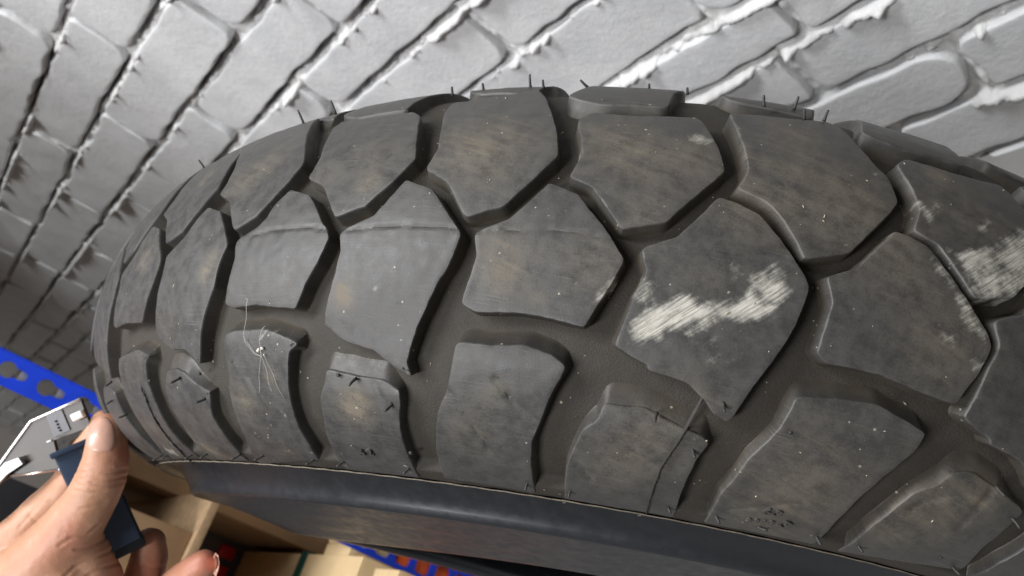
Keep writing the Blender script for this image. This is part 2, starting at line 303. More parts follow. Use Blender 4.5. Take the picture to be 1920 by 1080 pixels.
# tyre pattern, measured in tyre coordinates: angle x 1e-4 rad, distance across the tread x 1e-5 m
DATA = json.loads('''{"web":[[[-5837,-3376],[-5858,-4094],[-5894,-4893],[-5700,-5401],[-5590,-5582]],[[-5498,-4411],[-5593,-4625],[-5597,-5281],[-5678,-6304],[-5754,-6950]],[[-5597,-5281],[-5530,-6193],[-5519,-6932]],[[-5894,-4893],[-5759,-5381],[-5618,-5542]],[[-5545,-5421],[-5421,-6290],[-5313,-7196]]],"blocks":{"A-1":[[-12352,1316],[-12269,2277],[-12316,2917],[-12389,3626],[-12432,4189],[-12292,4682],[-12028,4622],[-11756,4613],[-11433,4747],[-11140,4882],[-11065,4637],[-10973,3950],[-10871,3087],[-10797,2200],[-10830,2006],[-11017,1188],[-11194,386],[-11292,-76],[-11703,-493],[-11823,-43],[-11867,107],[-12039,758],[-12095,1005]],"A0":[[-10570,1512],[-10255,968],[-10152,553],[-9952,-322],[-9890,-417],[-9875,-415],[-9702,-196],[-9536,-23],[-9522,-21],[-9268,1127],[-9075,2124],[-9109,2728],[-9174,3427],[-9301,4406],[-9500,5861],[-9680,6895],[-9756,7112],[-9992,6348],[-10329,6053],[-10569,5711],[-10673,5765],[-10745,5591],[-10735,4804],[-10637,3819],[-10561,2935],[-10523,2470]],"A1":[[-8832,1521],[-8498,999],[-8387,581],[-8259,68],[-8146,-389],[-7987,-251],[-7768,-10],[-7765,-38],[-7491,934],[-7306,2008],[-7360,2486],[-7426,3080],[-7606,4630],[-7769,5069],[-8070,5059],[-8489,4951],[-8990,5075],[-8972,4998],[-9020,4589],[-8944,3846],[-8896,3295],[-8803,2546],[-8810,1844]],"A2":[[-7914,6366],[-7416,6635],[-6587,7039],[-6292,5701],[-5830,3539],[-5634,2540],[-5608,2235],[-5697,1519],[-5850,749],[-6041,-54],[-6383,-479],[-6426,-464],[-6484,-279],[-6719,741],[-6869,1144],[-7128,1493],[-7123,2068],[-7241,3108],[-7536,4319],[-8141,6162]],"A3":[[-5372,1521],[-5038,999],[-4927,581],[-4799,68],[-4686,-389],[-4527,-251],[-4308,-10],[-4305,-38],[-4031,934],[-3846,2008],[-3900,2486],[-3966,3080],[-4146,4630],[-4309,5069],[-4610,5059],[-5029,4951],[-5530,5075],[-5512,4998],[-5560,4589],[-5484,3846],[-5436,3295],[-5343,2546],[-5350,1844]],"A4":[[-3650,1512],[-3335,968],[-3232,553],[-3032,-322],[-2970,-417],[-2955,-415],[-2782,-196],[-2616,-23],[-2602,-21],[-2348,1127],[-2155,2124],[-2189,2728],[-2254,3427],[-2381,4406],[-2580,5861],[-2760,6895],[-2836,7112],[-3072,6348],[-3409,6053],[-3649,5711],[-3753,5765],[-3825,5591],[-3815,4804],[-3717,3819],[-3641,2935],[-3603,2470]],"A5":[[-1972,1316],[-1889,2277],[-1936,2917],[-2009,3626],[-2052,4189],[-1912,4682],[-1648,4622],[-1376,4613],[-1053,4747],[-760,4882],[-685,4637],[-593,3950],[-491,3087],[-417,2200],[-450,2006],[-637,1188],[-814,386],[-912,-76],[-1323,-493],[-1443,-43],[-1487,107],[-1659,758],[-1715,1005]],"A6":[[-270,1555],[-216,2008],[-178,2474],[-222,3227],[-290,4287],[-383,5504],[-45,5713],[334,5879],[762,6295],[880,5893],[1007,4735],[1154,3762],[1268,3250],[1332,2330],[1266,1886],[857,-32],[653,-312],[426,-566],[359,-143],[206,600],[71,1091],[-59,1325]],"A7":[[1488,1316],[1571,2277],[1524,2917],[1451,3626],[1408,4189],[1548,4682],[1812,4622],[2084,4613],[2407,4747],[2700,4882],[2775,4637],[2867,3950],[2969,3087],[3043,2200],[3010,2006],[2823,1188],[2646,386],[2548,-76],[2137,-493],[2017,-43],[1973,107],[1801,758],[1745,1005]],"A8":[[3190,1555],[3244,2008],[3282,2474],[3238,3227],[3170,4287],[3077,5504],[3415,5713],[3794,5879],[4222,6295],[4340,5893],[4467,4735],[4614,3762],[4728,3250],[4792,2330],[4726,1886],[4317,-32],[4113,-312],[3886,-566],[3819,-143],[3666,600],[3531,1091],[3401,1325]],"A9":[[4948,1316],[5031,2277],[4984,2917],[4911,3626],[4868,4189],[5008,4682],[5272,4622],[5544,4613],[5867,4747],[6160,4882],[6235,4637],[6327,3950],[6429,3087],[6503,2200],[6470,2006],[6283,1188],[6106,386],[6008,-76],[5597,-493],[5477,-43],[5433,107],[5261,758],[5205,1005]],"B-1":[[-10776,1029],[-10382,580],[-10212,-32],[-10123,-335],[-9953,-914],[-9914,-1125],[-9936,-1576],[-9985,-2228],[-10098,-2968],[-10161,-3603],[-10248,-4243],[-10277,-4607],[-10278,-4563],[-10351,-5533],[-10288,-6010],[-10505,-5705],[-10791,-5175],[-10974,-5061],[-11199,-4901],[-11336,-4656],[-11496,-4384],[-11484,-3726],[-11445,-3066],[-11414,-2303],[-11392,-1719],[-11464,-1112],[-11383,-864],[-11075,-425],[-11059,-400],[-10949,95],[-10870,526]],"B-2":[[-12506,1025],[-12128,627],[-11977,152],[-11724,-769],[-11735,-662],[-11611,-1198],[-11633,-1500],[-11700,-2141],[-11834,-2864],[-11876,-3248],[-11961,-3798],[-12315,-3711],[-12622,-3615],[-13074,-3692],[-13213,-3520],[-13217,-3108],[-13193,-2436],[-13150,-1757],[-13194,-1256],[-13196,-1035],[-13103,-838],[-12867,-515],[-12747,-152],[-12705,362]],"B0":[[-9046,1025],[-8668,627],[-8517,152],[-8264,-769],[-8275,-662],[-8151,-1198],[-8173,-1500],[-8240,-2141],[-8374,-2864],[-8416,-3248],[-8501,-3798],[-8855,-3711],[-9162,-3615],[-9614,-3692],[-9753,-3520],[-9757,-3108],[-9733,-2436],[-9690,-1757],[-9734,-1256],[-9736,-1035],[-9643,-838],[-9407,-515],[-9287,-152],[-9245,362]],"B1":[[-7281,927],[-6919,547],[-6848,356],[-6645,-337],[-6455,-1121],[-6539,-1949],[-6577,-2847],[-6744,-3865],[-6826,-4587],[-6891,-5536],[-6924,-5804],[-6977,-5691],[-7269,-5172],[-7592,-5126],[-7914,-4681],[-8043,-4318],[-8040,-3530],[-8027,-2682],[-7979,-2004],[-7966,-1418],[-7971,-1054],[-7613,-355],[-7394,556],[-7352,666]],"B2":[[-5586,1025],[-5208,627],[-5057,152],[-4804,-769],[-4815,-662],[-4691,-1198],[-4713,-1500],[-4780,-2141],[-4914,-2864],[-4956,-3248],[-5041,-3798],[-5395,-3711],[-5702,-3615],[-6154,-3692],[-6293,-3520],[-6297,-3108],[-6273,-2436],[-6230,-1757],[-6274,-1256],[-6276,-1035],[-6183,-838],[-5947,-515],[-5827,-152],[-5785,362]],"B3":[[-3856,1029],[-3462,580],[-3292,-32],[-3203,-335],[-3033,-914],[-2994,-1125],[-3016,-1576],[-3065,-2228],[-3178,-2968],[-3241,-3603],[-3328,-4243],[-3357,-4607],[-3358,-4563],[-3431,-5533],[-3368,-6010],[-3585,-5705],[-3871,-5175],[-4054,-5061],[-4279,-4901],[-4416,-4656],[-4576,-4384],[-4564,-3726],[-4525,-3066],[-4494,-2303],[-4472,-1719],[-4544,-1112],[-4463,-864],[-4155,-425],[-4139,-400],[-4029,95],[-3950,526]],"B4":[[-2158,999],[-1830,603],[-1689,89],[-1508,-478],[-1253,-1479],[-1253,-1590],[-1324,-2294],[-1424,-3061],[-1515,-3797],[-1709,-3722],[-1964,-3596],[-2205,-3563],[-2666,-3664],[-2730,-3591],[-2846,-3397],[-2816,-2816],[-2782,-2138],[-2763,-1770],[-2827,-1222],[-2833,-1033],[-2803,-934],[-2497,-450],[-2439,-244],[-2338,176],[-2296,389]],"B5":[[-446,1095],[-282,990],[-39,684],[182,-45],[453,-1094],[515,-1447],[503,-1789],[458,-2695],[371,-3564],[213,-4768],[106,-5890],[70,-6066],[-71,-5882],[-224,-5439],[-385,-5068],[-531,-4976],[-821,-4841],[-810,-4700],[-1011,-4494],[-1181,-4242],[-1137,-3565],[-1080,-2552],[-1024,-2082],[-1010,-1739],[-1061,-1419],[-1096,-1086],[-1036,-944],[-781,-531],[-733,-327],[-537,584]],"B6":[[1291,1085],[1428,1035],[1620,798],[1737,433],[2069,-744],[2298,-1524],[2360,-1924],[2341,-2274],[2271,-2937],[2140,-3952],[1766,-3837],[1370,-3640],[1073,-3624],[822,-3656],[711,-3391],[730,-2660],[757,-1749],[700,-1305],[669,-1019],[940,-537],[1012,-193],[1165,526]],"B7":[[3014,1095],[3178,990],[3421,684],[3642,-45],[3913,-1094],[3975,-1447],[3963,-1789],[3918,-2695],[3831,-3564],[3673,-4768],[3566,-5890],[3530,-6066],[3389,-5882],[3236,-5439],[3075,-5068],[2929,-4976],[2639,-4841],[2650,-4700],[2449,-4494],[2279,-4242],[2323,-3565],[2380,-2552],[2436,-2082],[2450,-1739],[2399,-1419],[2364,-1086],[2424,-944],[2679,-531],[2727,-327],[2923,584]],"B8":[[4751,1085],[4888,1035],[5080,798],[5197,433],[5529,-744],[5758,-1524],[5820,-1924],[5801,-2274],[5731,-2937],[5600,-3952],[5226,-3837],[4830,-3640],[4533,-3624],[4282,-3656],[4171,-3391],[4190,-2660],[4217,-1749],[4160,-1305],[4129,-1019],[4400,-537],[4472,-193],[4625,526]],"C-1":[[-11512,-5768],[-11015,-5966],[-10683,-6026],[-10457,-6557],[-10448,-7006],[-10499,-7876],[-10488,-8778],[-10469,-9792],[-10465,-10493],[-11790,-10486],[-11722,-9559],[-11697,-8694],[-11644,-7825],[-11632,-7103],[-11531,-6314]],"C-2":[[-13236,-4766],[-13199,-4704],[-12818,-4710],[-12456,-4595],[-12178,-4823],[-12005,-5110],[-12052,-5546],[-12129,-6208],[-12214,-7351],[-12266,-7917],[-12258,-8823],[-12228,-9732],[-12196,-10425],[-13491,-10171],[-13485,-8785],[-13438,-7701],[-13403,-7110],[-13318,-6585],[-13288,-6287],[-13255,-5443]],"C0":[[-9671,-5095],[-8800,-4921],[-8367,-5277],[-8494,-5486],[-8584,-6184],[-8609,-6984],[-8663,-8040],[-8723,-9256],[-8799,-10356],[-10347,-10486],[-9916,-9272],[-9847,-8211],[-9773,-6940],[-9729,-5900]],"C1":[[-7930,-5780],[-7699,-5726],[-7473,-5893],[-6957,-6920],[-6869,-6979],[-7059,-8079],[-7050,-9053],[-7090,-10164],[-7184,-10491],[-8575,-10579],[-8229,-9973],[-8144,-8638],[-8121,-7670],[-8064,-6917],[-7983,-5975]],"C2":[[-6328,-4693],[-6175,-4578],[-5545,-4538],[-5137,-4882],[-4986,-5071],[-5122,-5320],[-5163,-5867],[-5210,-6743],[-5236,-7567],[-5246,-8470],[-5212,-9364],[-5250,-10322],[-6968,-10802],[-6536,-9153],[-6458,-8051],[-6405,-7091],[-6306,-5994],[-6337,-5259]],"C3":[[-4592,-5768],[-4095,-5966],[-3763,-6026],[-3537,-6557],[-3528,-7006],[-3579,-7876],[-3568,-8778],[-3549,-9792],[-3545,-10493],[-4870,-10486],[-4802,-9559],[-4777,-8694],[-4724,-7825],[-4712,-7103],[-4611,-6314]],"C4":[[-2856,-4766],[-2819,-4704],[-2438,-4710],[-2076,-4595],[-1798,-4823],[-1625,-5110],[-1672,-5546],[-1749,-6208],[-1834,-7351],[-1886,-7917],[-1878,-8823],[-1848,-9732],[-1816,-10425],[-3111,-10171],[-3105,-8785],[-3058,-7701],[-3023,-7110],[-2938,-6585],[-2908,-6287],[-2875,-5443]],"C5":[[-1131,-5994],[-745,-5914],[-355,-6301],[-124,-6471],[-29,-6894],[-96,-7524],[-115,-8469],[-99,-9403],[-12,-10496],[-1416,-10517],[-1438,-9623],[-1438,-8713],[-1405,-8080],[-1338,-7165],[-1210,-6544],[-1160,-5935]],"C6":[[645,-4884],[1049,-4663],[1432,-4568],[1735,-4847],[1972,-5049],[1937,-5688],[1768,-6773],[1661,-7772],[1636,-8893],[1724,-10222],[364,-10399],[305,-8857],[357,-8048],[411,-7109],[516,-6445],[595,-5904]],"C7":[[2443,-5851],[2685,-5671],[3002,-5963],[3326,-6504],[3418,-6659],[3375,-7396],[3358,-8436],[3511,-9811],[2080,-10375],[2027,-8898],[2097,-7706],[2169,-7043],[2350,-6335]],"C8":[[4105,-4884],[4509,-4663],[4892,-4568],[5195,-4847],[5432,-5049],[5397,-5688],[5228,-6773],[5121,-7772],[5096,-8893],[5184,-10222],[3824,-10399],[3765,-8857],[3817,-8048],[3871,-7109],[3976,-6445],[4055,-5904]],"C9":[[5903,-5851],[6145,-5671],[6462,-5963],[6786,-6504],[6878,-6659],[6835,-7396],[6818,-8436],[6971,-9811],[5540,-10375],[5487,-8898],[5557,-7706],[5629,-7043],[5810,-6335]],"D-1":[[-11454,5716],[-11491,5654],[-11872,5660],[-12234,5545],[-12512,5773],[-12685,6060],[-12638,6496],[-12561,7158],[-12476,8301],[-12424,8867],[-12432,9773],[-12462,10682],[-12494,11375],[-11199,11121],[-11205,9735],[-11252,8651],[-11287,8060],[-11372,7535],[-11402,7237],[-11435,6393]],"D0":[[-9718,6718],[-10215,6916],[-10547,6976],[-10773,7507],[-10782,7956],[-10731,8826],[-10742,9728],[-10761,10742],[-10765,11443],[-9440,11436],[-9508,10509],[-9533,9644],[-9586,8775],[-9598,8053],[-9699,7264]],"D1":[[-7994,5716],[-8031,5654],[-8412,5660],[-8774,5545],[-9052,5773],[-9225,6060],[-9178,6496],[-9101,7158],[-9016,8301],[-8964,8867],[-8972,9773],[-9002,10682],[-9034,11375],[-7739,11121],[-7745,9735],[-7792,8651],[-7827,8060],[-7912,7535],[-7942,7237],[-7975,6393]],"D10":[[7582,6718],[7085,6916],[6753,6976],[6527,7507],[6518,7956],[6569,8826],[6558,9728],[6539,10742],[6535,11443],[7860,11436],[7792,10509],[7767,9644],[7714,8775],[7702,8053],[7601,7264]],"D2":[[-6258,6718],[-6755,6916],[-7087,6976],[-7313,7507],[-7322,7956],[-7271,8826],[-7282,9728],[-7301,10742],[-7305,11443],[-5980,11436],[-6048,10509],[-6073,9644],[-6126,8775],[-6138,8053],[-6239,7264]],"D3":[[-4534,5716],[-4571,5654],[-4952,5660],[-5314,5545],[-5592,5773],[-5765,6060],[-5718,6496],[-5641,7158],[-5556,8301],[-5504,8867],[-5512,9773],[-5542,10682],[-5574,11375],[-4279,11121],[-4285,9735],[-4332,8651],[-4367,8060],[-4452,7535],[-4482,7237],[-4515,6393]],"D4":[[-2798,6718],[-3295,6916],[-3627,6976],[-3853,7507],[-3862,7956],[-3811,8826],[-3822,9728],[-3841,10742],[-3845,11443],[-2520,11436],[-2588,10509],[-2613,9644],[-2666,8775],[-2678,8053],[-2779,7264]],"D5":[[-1074,5716],[-1111,5654],[-1492,5660],[-1854,5545],[-2132,5773],[-2305,6060],[-2258,6496],[-2181,7158],[-2096,8301],[-2044,8867],[-2052,9773],[-2082,10682],[-2114,11375],[-819,11121],[-825,9735],[-872,8651],[-907,8060],[-992,7535],[-1022,7237],[-1055,6393]],"D6":[[662,6718],[165,6916],[-167,6976],[-393,7507],[-402,7956],[-351,8826],[-362,9728],[-381,10742],[-385,11443],[940,11436],[872,10509],[847,9644],[794,8775],[782,8053],[681,7264]],"D7":[[2386,5716],[2349,5654],[1968,5660],[1606,5545],[1328,5773],[1155,6060],[1202,6496],[1279,7158],[1364,8301],[1416,8867],[1408,9773],[1378,10682],[1346,11375],[2641,11121],[2635,9735],[2588,8651],[2553,8060],[2468,7535],[2438,7237],[2405,6393]],"D8":[[4122,6718],[3625,6916],[3293,6976],[3067,7507],[3058,7956],[3109,8826],[3098,9728],[3079,10742],[3075,11443],[4400,11436],[4332,10509],[4307,9644],[4254,8775],[4242,8053],[4141,7264]],"D9":[[5846,5716],[5809,5654],[5428,5660],[5066,5545],[4788,5773],[4615,6060],[4662,6496],[4739,7158],[4824,8301],[4876,8867],[4868,9773],[4838,10682],[4806,11375],[6101,11121],[6095,9735],[6048,8651],[6013,8060],[5928,7535],[5898,7237],[5865,6393]]},"scuff":[[1.0,[[-1038,-4067],[-1065,-3368],[-891,-2632],[-656,-2410],[-451,-2525],[-264,-2642],[-348,-3124],[-494,-3418],[-670,-3509],[-926,-3960]]],[1.0,[[-238,-2792],[-191,-2493],[-65,-2146],[-14,-1895],[124,-2308],[281,-2210],[141,-2597],[-42,-2789]]],[1.0,[[-385,-2544],[-255,-2528],[-125,-2510],[-102,-2877],[-338,-3036]]],[0.8,[[-14,-1895],[-47,-1580],[66,-1230],[183,-928],[267,-1160],[243,-1514],[349,-1669],[284,-2263],[124,-2308]]],[0.85,[[-1054,-2706],[-1010,-2020],[-900,-2194],[-982,-2784]]],[0.8,[[-209,-1279],[-121,-1399],[-179,-1545]]],[0.32,[[-542,-3443],[-345,-3176],[-159,-3506],[25,-3995],[-26,-4407],[-265,-4327]]],[0.75,[[1855,887],[1998,1099],[2362,1558],[2765,2728],[3195,2195],[2782,193],[2613,-25],[2214,-545],[1993,212]]],[0.75,[[1557,2603],[1650,2416],[1785,2858],[1804,2644],[1699,2188],[1645,1806]]],[0.45,[[2212,2205],[2418,3029],[2478,2986],[2246,1972]]],[0.85,[[1737,301],[1880,-220],[2070,-805],[2251,-1382],[2355,-1838],[2307,-2063],[2103,-1637],[2014,-1412],[2017,-978],[1883,-408],[1763,-198]]],[0.9,[[1840,-1986],[1938,-1842],[1964,-2121],[1881,-2192]]],[0.8,[[2207,-2512],[2298,-2373],[2290,-2680],[2234,-2729]]],[0.7,[[1581,591],[1649,654],[1640,410]]],[0.6,[[1401,429],[1448,504],[1431,256]]],[0.95,[[-1366,-2482],[-1334,-2125],[-1273,-2273],[-1276,-2447],[-1320,-2593]]],[0.7,[[-1411,-2843],[-1388,-2663],[-1372,-2827]]],[0.9,[[-790,3526],[-715,3629],[-561,3596],[-538,3426],[-683,3411]]],[0.5,[[-1974,2256],[-1949,2779],[-1912,2525],[-1938,2141]]],[0.8,[[-5645,-4881],[-5452,-4393],[-5428,-4541],[-5570,-4685],[-5597,-4932]]],[0.6,[[1136,3373],[1229,3494],[1213,3350],[1133,3280]]],[0.22,[[-4026,-3053],[-3911,-2885],[-3664,-3027],[-3629,-3387],[-3690,-3530],[-3904,-3368]]],[0.55,[[-5508,-7573],[-5410,-7590],[-5427,-7884],[-5487,-7774]]],[0.4,[[-9845,-9953],[-9257,-9685],[-9338,-10415],[-9835,-10779],[-10324,-10616]]],[0.5,[[-9188,-9594],[-9172,-9983],[-9241,-10302],[-9035,-9885]]]],"dust":[[-0.1523,0.02906,0.0126,0.8],[-0.111,0.02068,0.0105,0.45],[-0.0724,0.02751,0.0097,0.4],[-0.4321,-0.03345,0.0048,1.3],[-0.4373,-0.03065,0.0033,1.0],[-0.4342,0.00924,0.0046,1.0],[-0.4459,0.0235,0.0119,0.3],[-0.2833,0.02265,0.0166,0.45],[-0.2519,-0.01861,0.0095,0.8],[-0.1556,-0.01725,0.0101,0.5],[-0.2402,-0.02593,0.006,0.6],[-0.2036,-0.03059,0.0037,0.5],[-0.6754,-0.01836,0.0055,0.9],[-0.6853,-0.02355,0.003,0.7],[-0.4163,-0.07265,0.0068,1.0],[-0.4183,-0.0727,0.0056,1.0],[-0.6136,-0.0731,0.0062,1.0],[-0.5494,-0.06295,0.0036,0.7],[-0.5783,-0.09913,0.0046,0.9],[-0.7863,-0.10468,0.0056,0.9],[-0.8033,-0.09964,0.006,0.8],[-0.9642,-0.10291,0.0055,1.1],[-0.9311,-0.0906,0.0054,0.6],[-0.5081,0.01482,0.008,0.3],[-0.6663,0.02079,0.011,0.45],[-0.6313,0.02935,0.0098,0.45],[-0.8045,0.03083,0.0053,0.8],[-0.8766,-0.00741,0.006,0.6],[0.0254,0.02305,0.0208,0.5],[0.0984,0.0141,0.0187,0.45],[0.0295,0.04966,0.0092,0.6],[0.1837,0.04095,0.0047,0.9],[0.2181,0.02971,0.0159,0.5],[0.1365,-0.00226,0.0116,0.4],[0.1921,-0.02217,0.0131,0.6],[0.1013,-0.07583,0.0184,0.55],[0.0953,-0.09727,0.0158,0.55],[0.2601,-0.07126,0.0169,0.6],[0.2195,-0.08479,0.0137,0.6],[0.2872,-0.06387,0.0067,0.7],[-0.0853,-0.08358,0.0121,0.45],[-0.0678,-0.06813,0.0134,0.35],[-0.0403,-0.05722,0.0099,0.35],[-0.0192,0.00782,0.0085,0.6],[-0.1094,0.00188,0.0068,0.5],[-0.2606,-0.07558,0.0107,0.3],[-0.2347,-0.06211,0.0038,0.7],[-0.3161,0.02667,0.0151,0.5],[-0.0422,-0.01902,0.0099,0.2]],"goug":[[[-2906,-6430],[-2789,-6831],[-2673,-7294],[-2558,-7836],[-2395,-8580]],[[-2369,-5811],[-2209,-6337],[-2067,-6640],[-1822,-7152]],[[-2208,-6396],[-2016,-7050],[-1870,-7433]],[[2940,-6247],[2894,-6925],[2894,-7441],[2889,-7964]],[[2254,-7685],[2339,-7212],[2485,-6909]],[[2157,-8312],[2443,-8306],[2818,-8411]],[[-1390,-8444],[-1255,-8839],[-1135,-9285]],[[-5953,-6312],[-5834,-7122],[-5783,-7989]],[[-3888,-6391],[-3751,-7116],[-3595,-7825]],[[-4456,-942],[-4026,-844],[-3686,-786],[-3419,-820],[-3067,-869]],[[-2802,-948],[-2328,-817],[-1885,-739],[-1406,-861]],[[-6026,-856],[-5584,-724],[-5033,-732],[-4752,-881]],[[-1081,-1051],[-707,-851],[-248,-812]],[[405,-9636],[608,-9282],[1149,-8453]],[[-8905,-6566],[-8883,-7143],[-8964,-8086],[-9018,-8995],[-9151,-10193],[-9677,-11408]]],"spew":[[-0.7546,-0.0634,-0.66,-0.81,4.37],[-0.7023,-0.07241,-0.92,0.03,4.49],[-0.825,-0.10444,-0.82,1.47,3.59],[-0.7124,-0.10321,-1.23,1.45,4.01],[-1.0182,-0.10499,-0.46,1.41,3.75],[-0.8934,-0.10532,-0.75,1.75,3.42],[-1.0378,-0.06003,-0.14,-1.29,3.36],[-1.0731,-0.06879,-0.18,-0.75,3.8],[-1.031,-0.07727,-0.3,0.34,4.13],[-1.0643,-0.10522,-0.66,2.32,4.67],[-0.6492,-0.1031,-1.54,1.73,3.71],[-0.5341,-0.10303,-1.64,1.3,3.54],[-0.4738,-0.10231,-1.46,0.92,3.39],[-0.412,-0.06238,-0.58,-1.45,3.81],[-0.3638,-0.07061,-0.88,-1.16,4.04],[-0.3613,-0.1018,-1.22,0.47,3.16],[-0.1919,-0.10152,-0.08,-0.07,2.96],[-0.1353,-0.10177,-0.38,-0.05,2.91],[-0.0626,-0.06182,-0.15,-1.56,3.45],[-0.0172,-0.07226,1.0,-0.77,3.52],[-0.016,-0.10148,1.04,0.39,2.5],[-0.0021,-0.05463,0.61,-1.95,3.51],[0.0415,-0.10146,1.31,0.46,2.82],[0.162,-0.10027,1.21,0.51,3.34],[0.2156,-0.10018,0.77,0.77,2.5],[0.0932,-0.10246,2.76,1.83,1.74],[0.2944,-0.06092,0.81,-0.88,3.95],[0.3343,-0.06985,0.81,-0.61,4.13],[0.3377,-0.0977,1.17,1.19,3.25],[-0.6918,0.06904,-0.25,-0.31,6.54],[-0.6255,0.07174,-0.27,-0.27,6.47],[-0.4024,0.06917,0.2,0.21,3.56],[-0.3682,0.07847,-0.17,-0.06,3.08],[-0.2977,0.07981,-0.14,-0.0,5.29],[-0.2734,0.07421,-0.27,0.0,3.46],[-0.2174,0.08116,-2.91,-0.48,2.78],[-0.3682,0.07847,-0.17,-0.06,3.08],[-0.1341,0.08107,-0.22,-0.02,2.33],[-0.0852,0.07442,-0.4,-0.01,2.52],[0.006,0.06868,-0.98,0.48,4.12],[0.0448,0.07297,0.42,0.17,4.91],[0.049,0.06111,-1.05,0.5,3.41],[0.0733,0.06337,0.2,0.32,4.2],[-0.9242,0.05289,0.03,0.02,4.76]],"flash":[[-150,-4534],[-177,-5063],[-222,-5467],[-261,-5938],[-300,-6519],[-373,-7361],[-426,-8058],[-431,-8904],[-403,-9955],[-352,-10959]],"text":{"62":[[-0.4329,-0.09441],[-0.4086,-0.09354]],"63":[[0.0829,-0.09125],[0.1035,-0.0911]],"2212":[[0.0734,-0.09794],[0.1045,-0.0965]],"3":[[0.1132,-0.09608],[0.1237,-0.09669]]}}''')

# ------------------------------------------------------------------ tyre surface
TP = [0.05064301, 0.09752782, 0.57038495, 0.37230600, 0.21949309]
RT, RHO, KC = 0.32, 0.10657707, 0.29048436
CO2, SI2, ZC2, ZS2, CO3, SI3 = 0.01585833, 0.04458640, 0.00873435, 0.01261347, -0.00304587, 0.00296688
PER = 0.17300726
tc = np.array(TP[:3]); ta, tb = TP[3], TP[4]
tax = np.array([math.sin(tb), -math.cos(ta)*math.cos(tb), math.sin(ta)*math.cos(tb)])
te1 = np.array([0, 0, -1.]); te1 -= tax*(te1@tax); te1 /= np.linalg.norm(te1); te2 = np.cross(tax, te1)
_ss = np.linspace(-.125, .125, 2001); _ang = _ss/RHO+KC*_ss**3*1e3
_i0 = 1000; _st = _ss[1]-_ss[0]
def _cum(y): c = np.concatenate([[0], np.cumsum((y[1:]+y[:-1])/2*_st)]); return c-c[_i0]
_pr = RT-_cum(np.sin(_ang)); _pz = _cum(np.cos(_ang))
def ring(th, r, z):
    """tyre coordinates (angle, radius, axial) to world; the unmounted tyre is slightly out of round"""
    th = np.asarray(th, float)
    r = r+RT*(CO2*np.cos(2*th)+SI2*np.sin(2*th)+CO3*np.cos(3*th)+SI3*np.sin(3*th)); z = z+RT*(ZC2*np.cos(2*th)+ZS2*np.sin(2*th))
    return c2w(tc+(r*np.cos(th))[..., None]*te1+(r*np.sin(th))[..., None]*te2+z[..., None]*tax)
def surf(th, s, h=0.):
    th = np.asarray(th, float); s = np.asarray(s, float)
    a = np.interp(s, _ss, _ang); r = np.interp(s, _ss, _pr)+h*np.cos(a); z = np.interp(s, _ss, _pz)+h*np.sin(a)
    return ring(th, r, z)
def tmap(L): return surf(L[:, 0]/RT, L[:, 1], L[:, 2])
BLK = {k: np.array(v, float)*[1e-4*RT, 1e-5] for k, v in DATA['blocks'].items()}
SCUFF = [(w, np.array(q, float)*[1e-4*RT, 1e-5]) for w, q in DATA['scuff']]
DUST = [(t*RT, s, r, w) for t, s, r, w in DATA['dust']]
GOUGE = [np.array(q, float)*[1e-4*RT, 1e-5] for q in DATA['goug']]
def dirt(L):
    u = L[:, :2]; sc = np.zeros(len(u)); du = np.zeros(len(u))
    for w, q in SCUFF:
        c = q.mean(0); rad = np.linalg.norm(q-c, axis=1).max()+.012
        near = np.linalg.norm(u-c, axis=1) < rad
        if not near.any(): continue
        x = u[near]; d = segdist(x, q, True); d = np.where(inpoly(x, q), d, -d)
        sc[near] = np.maximum(sc[near], w*np.clip(.5+d/.0065, 0, 1))
    for x, y, r, w in DUST:
        d2 = ((u[:, 0]-x)**2+(u[:, 1]-y)**2)/r**2; du += w*np.exp(-d2*.9)
    return sc, du
def gouge(L):
    u = L[:, :2]; h = np.zeros(len(u))
    for i, q in enumerate(GOUGE):
        c = q.mean(0); rad = np.linalg.norm(q-c, axis=1).max()+.006; near = np.linalg.norm(u-c, axis=1) < rad
        if near.any():
            dp, w = ((.0005, .0006) if 9 <= i <= 13 else (.0007, .0011))
            h[near] -= dp*np.exp(-(segdist(u[near], q)/w)**2)
    return h
def n3(x, y, s, seed=0.): return np.array([noise.noise((a*s+seed, b*s, seed*.37)) for a, b in zip(x, y)])
def put_uv(o, L):
    uvl = o.data.uv_layers.new(name='tread'); vi = np.empty(len(o.data.loops), int); o.data.loops.foreach_get('vertex_index', vi)
    uvl.data.foreach_set('uv', L[vi][:, :2].astype(np.float32).ravel())
def put_attr(o, name, v):
    a = o.data.attributes.new(name, 'FLOAT', 'POINT'); a.data.foreach_set('value', np.asarray(v, np.float32))

ground = ring(np.linspace(-math.pi, math.pi, 721), np.full(721, RT), np.zeros(721))
gz = ground[:, 2].min(); gi = ground[:, 2].argmin()
FLOORZ = gz-.0005
TYRE = thing('motorcycle_tyre', 'big worn black knobbly motorcycle tyre standing upright in front of the white brick wall', 'tyre', tuple(np.append(ground[gi][:2], gz)))

GD = .0066                                        # groove depth
SMID = .004
def floor_h(s):
    a = np.abs(s-SMID); d = GD-.0024*np.clip((a-.047)/.026, 0, 1)
    t = np.clip((a-(.1040-.0))/.0035, 0, 1); t = t*t*(3-2*t); return -(d*(1-t)+.0006*t)
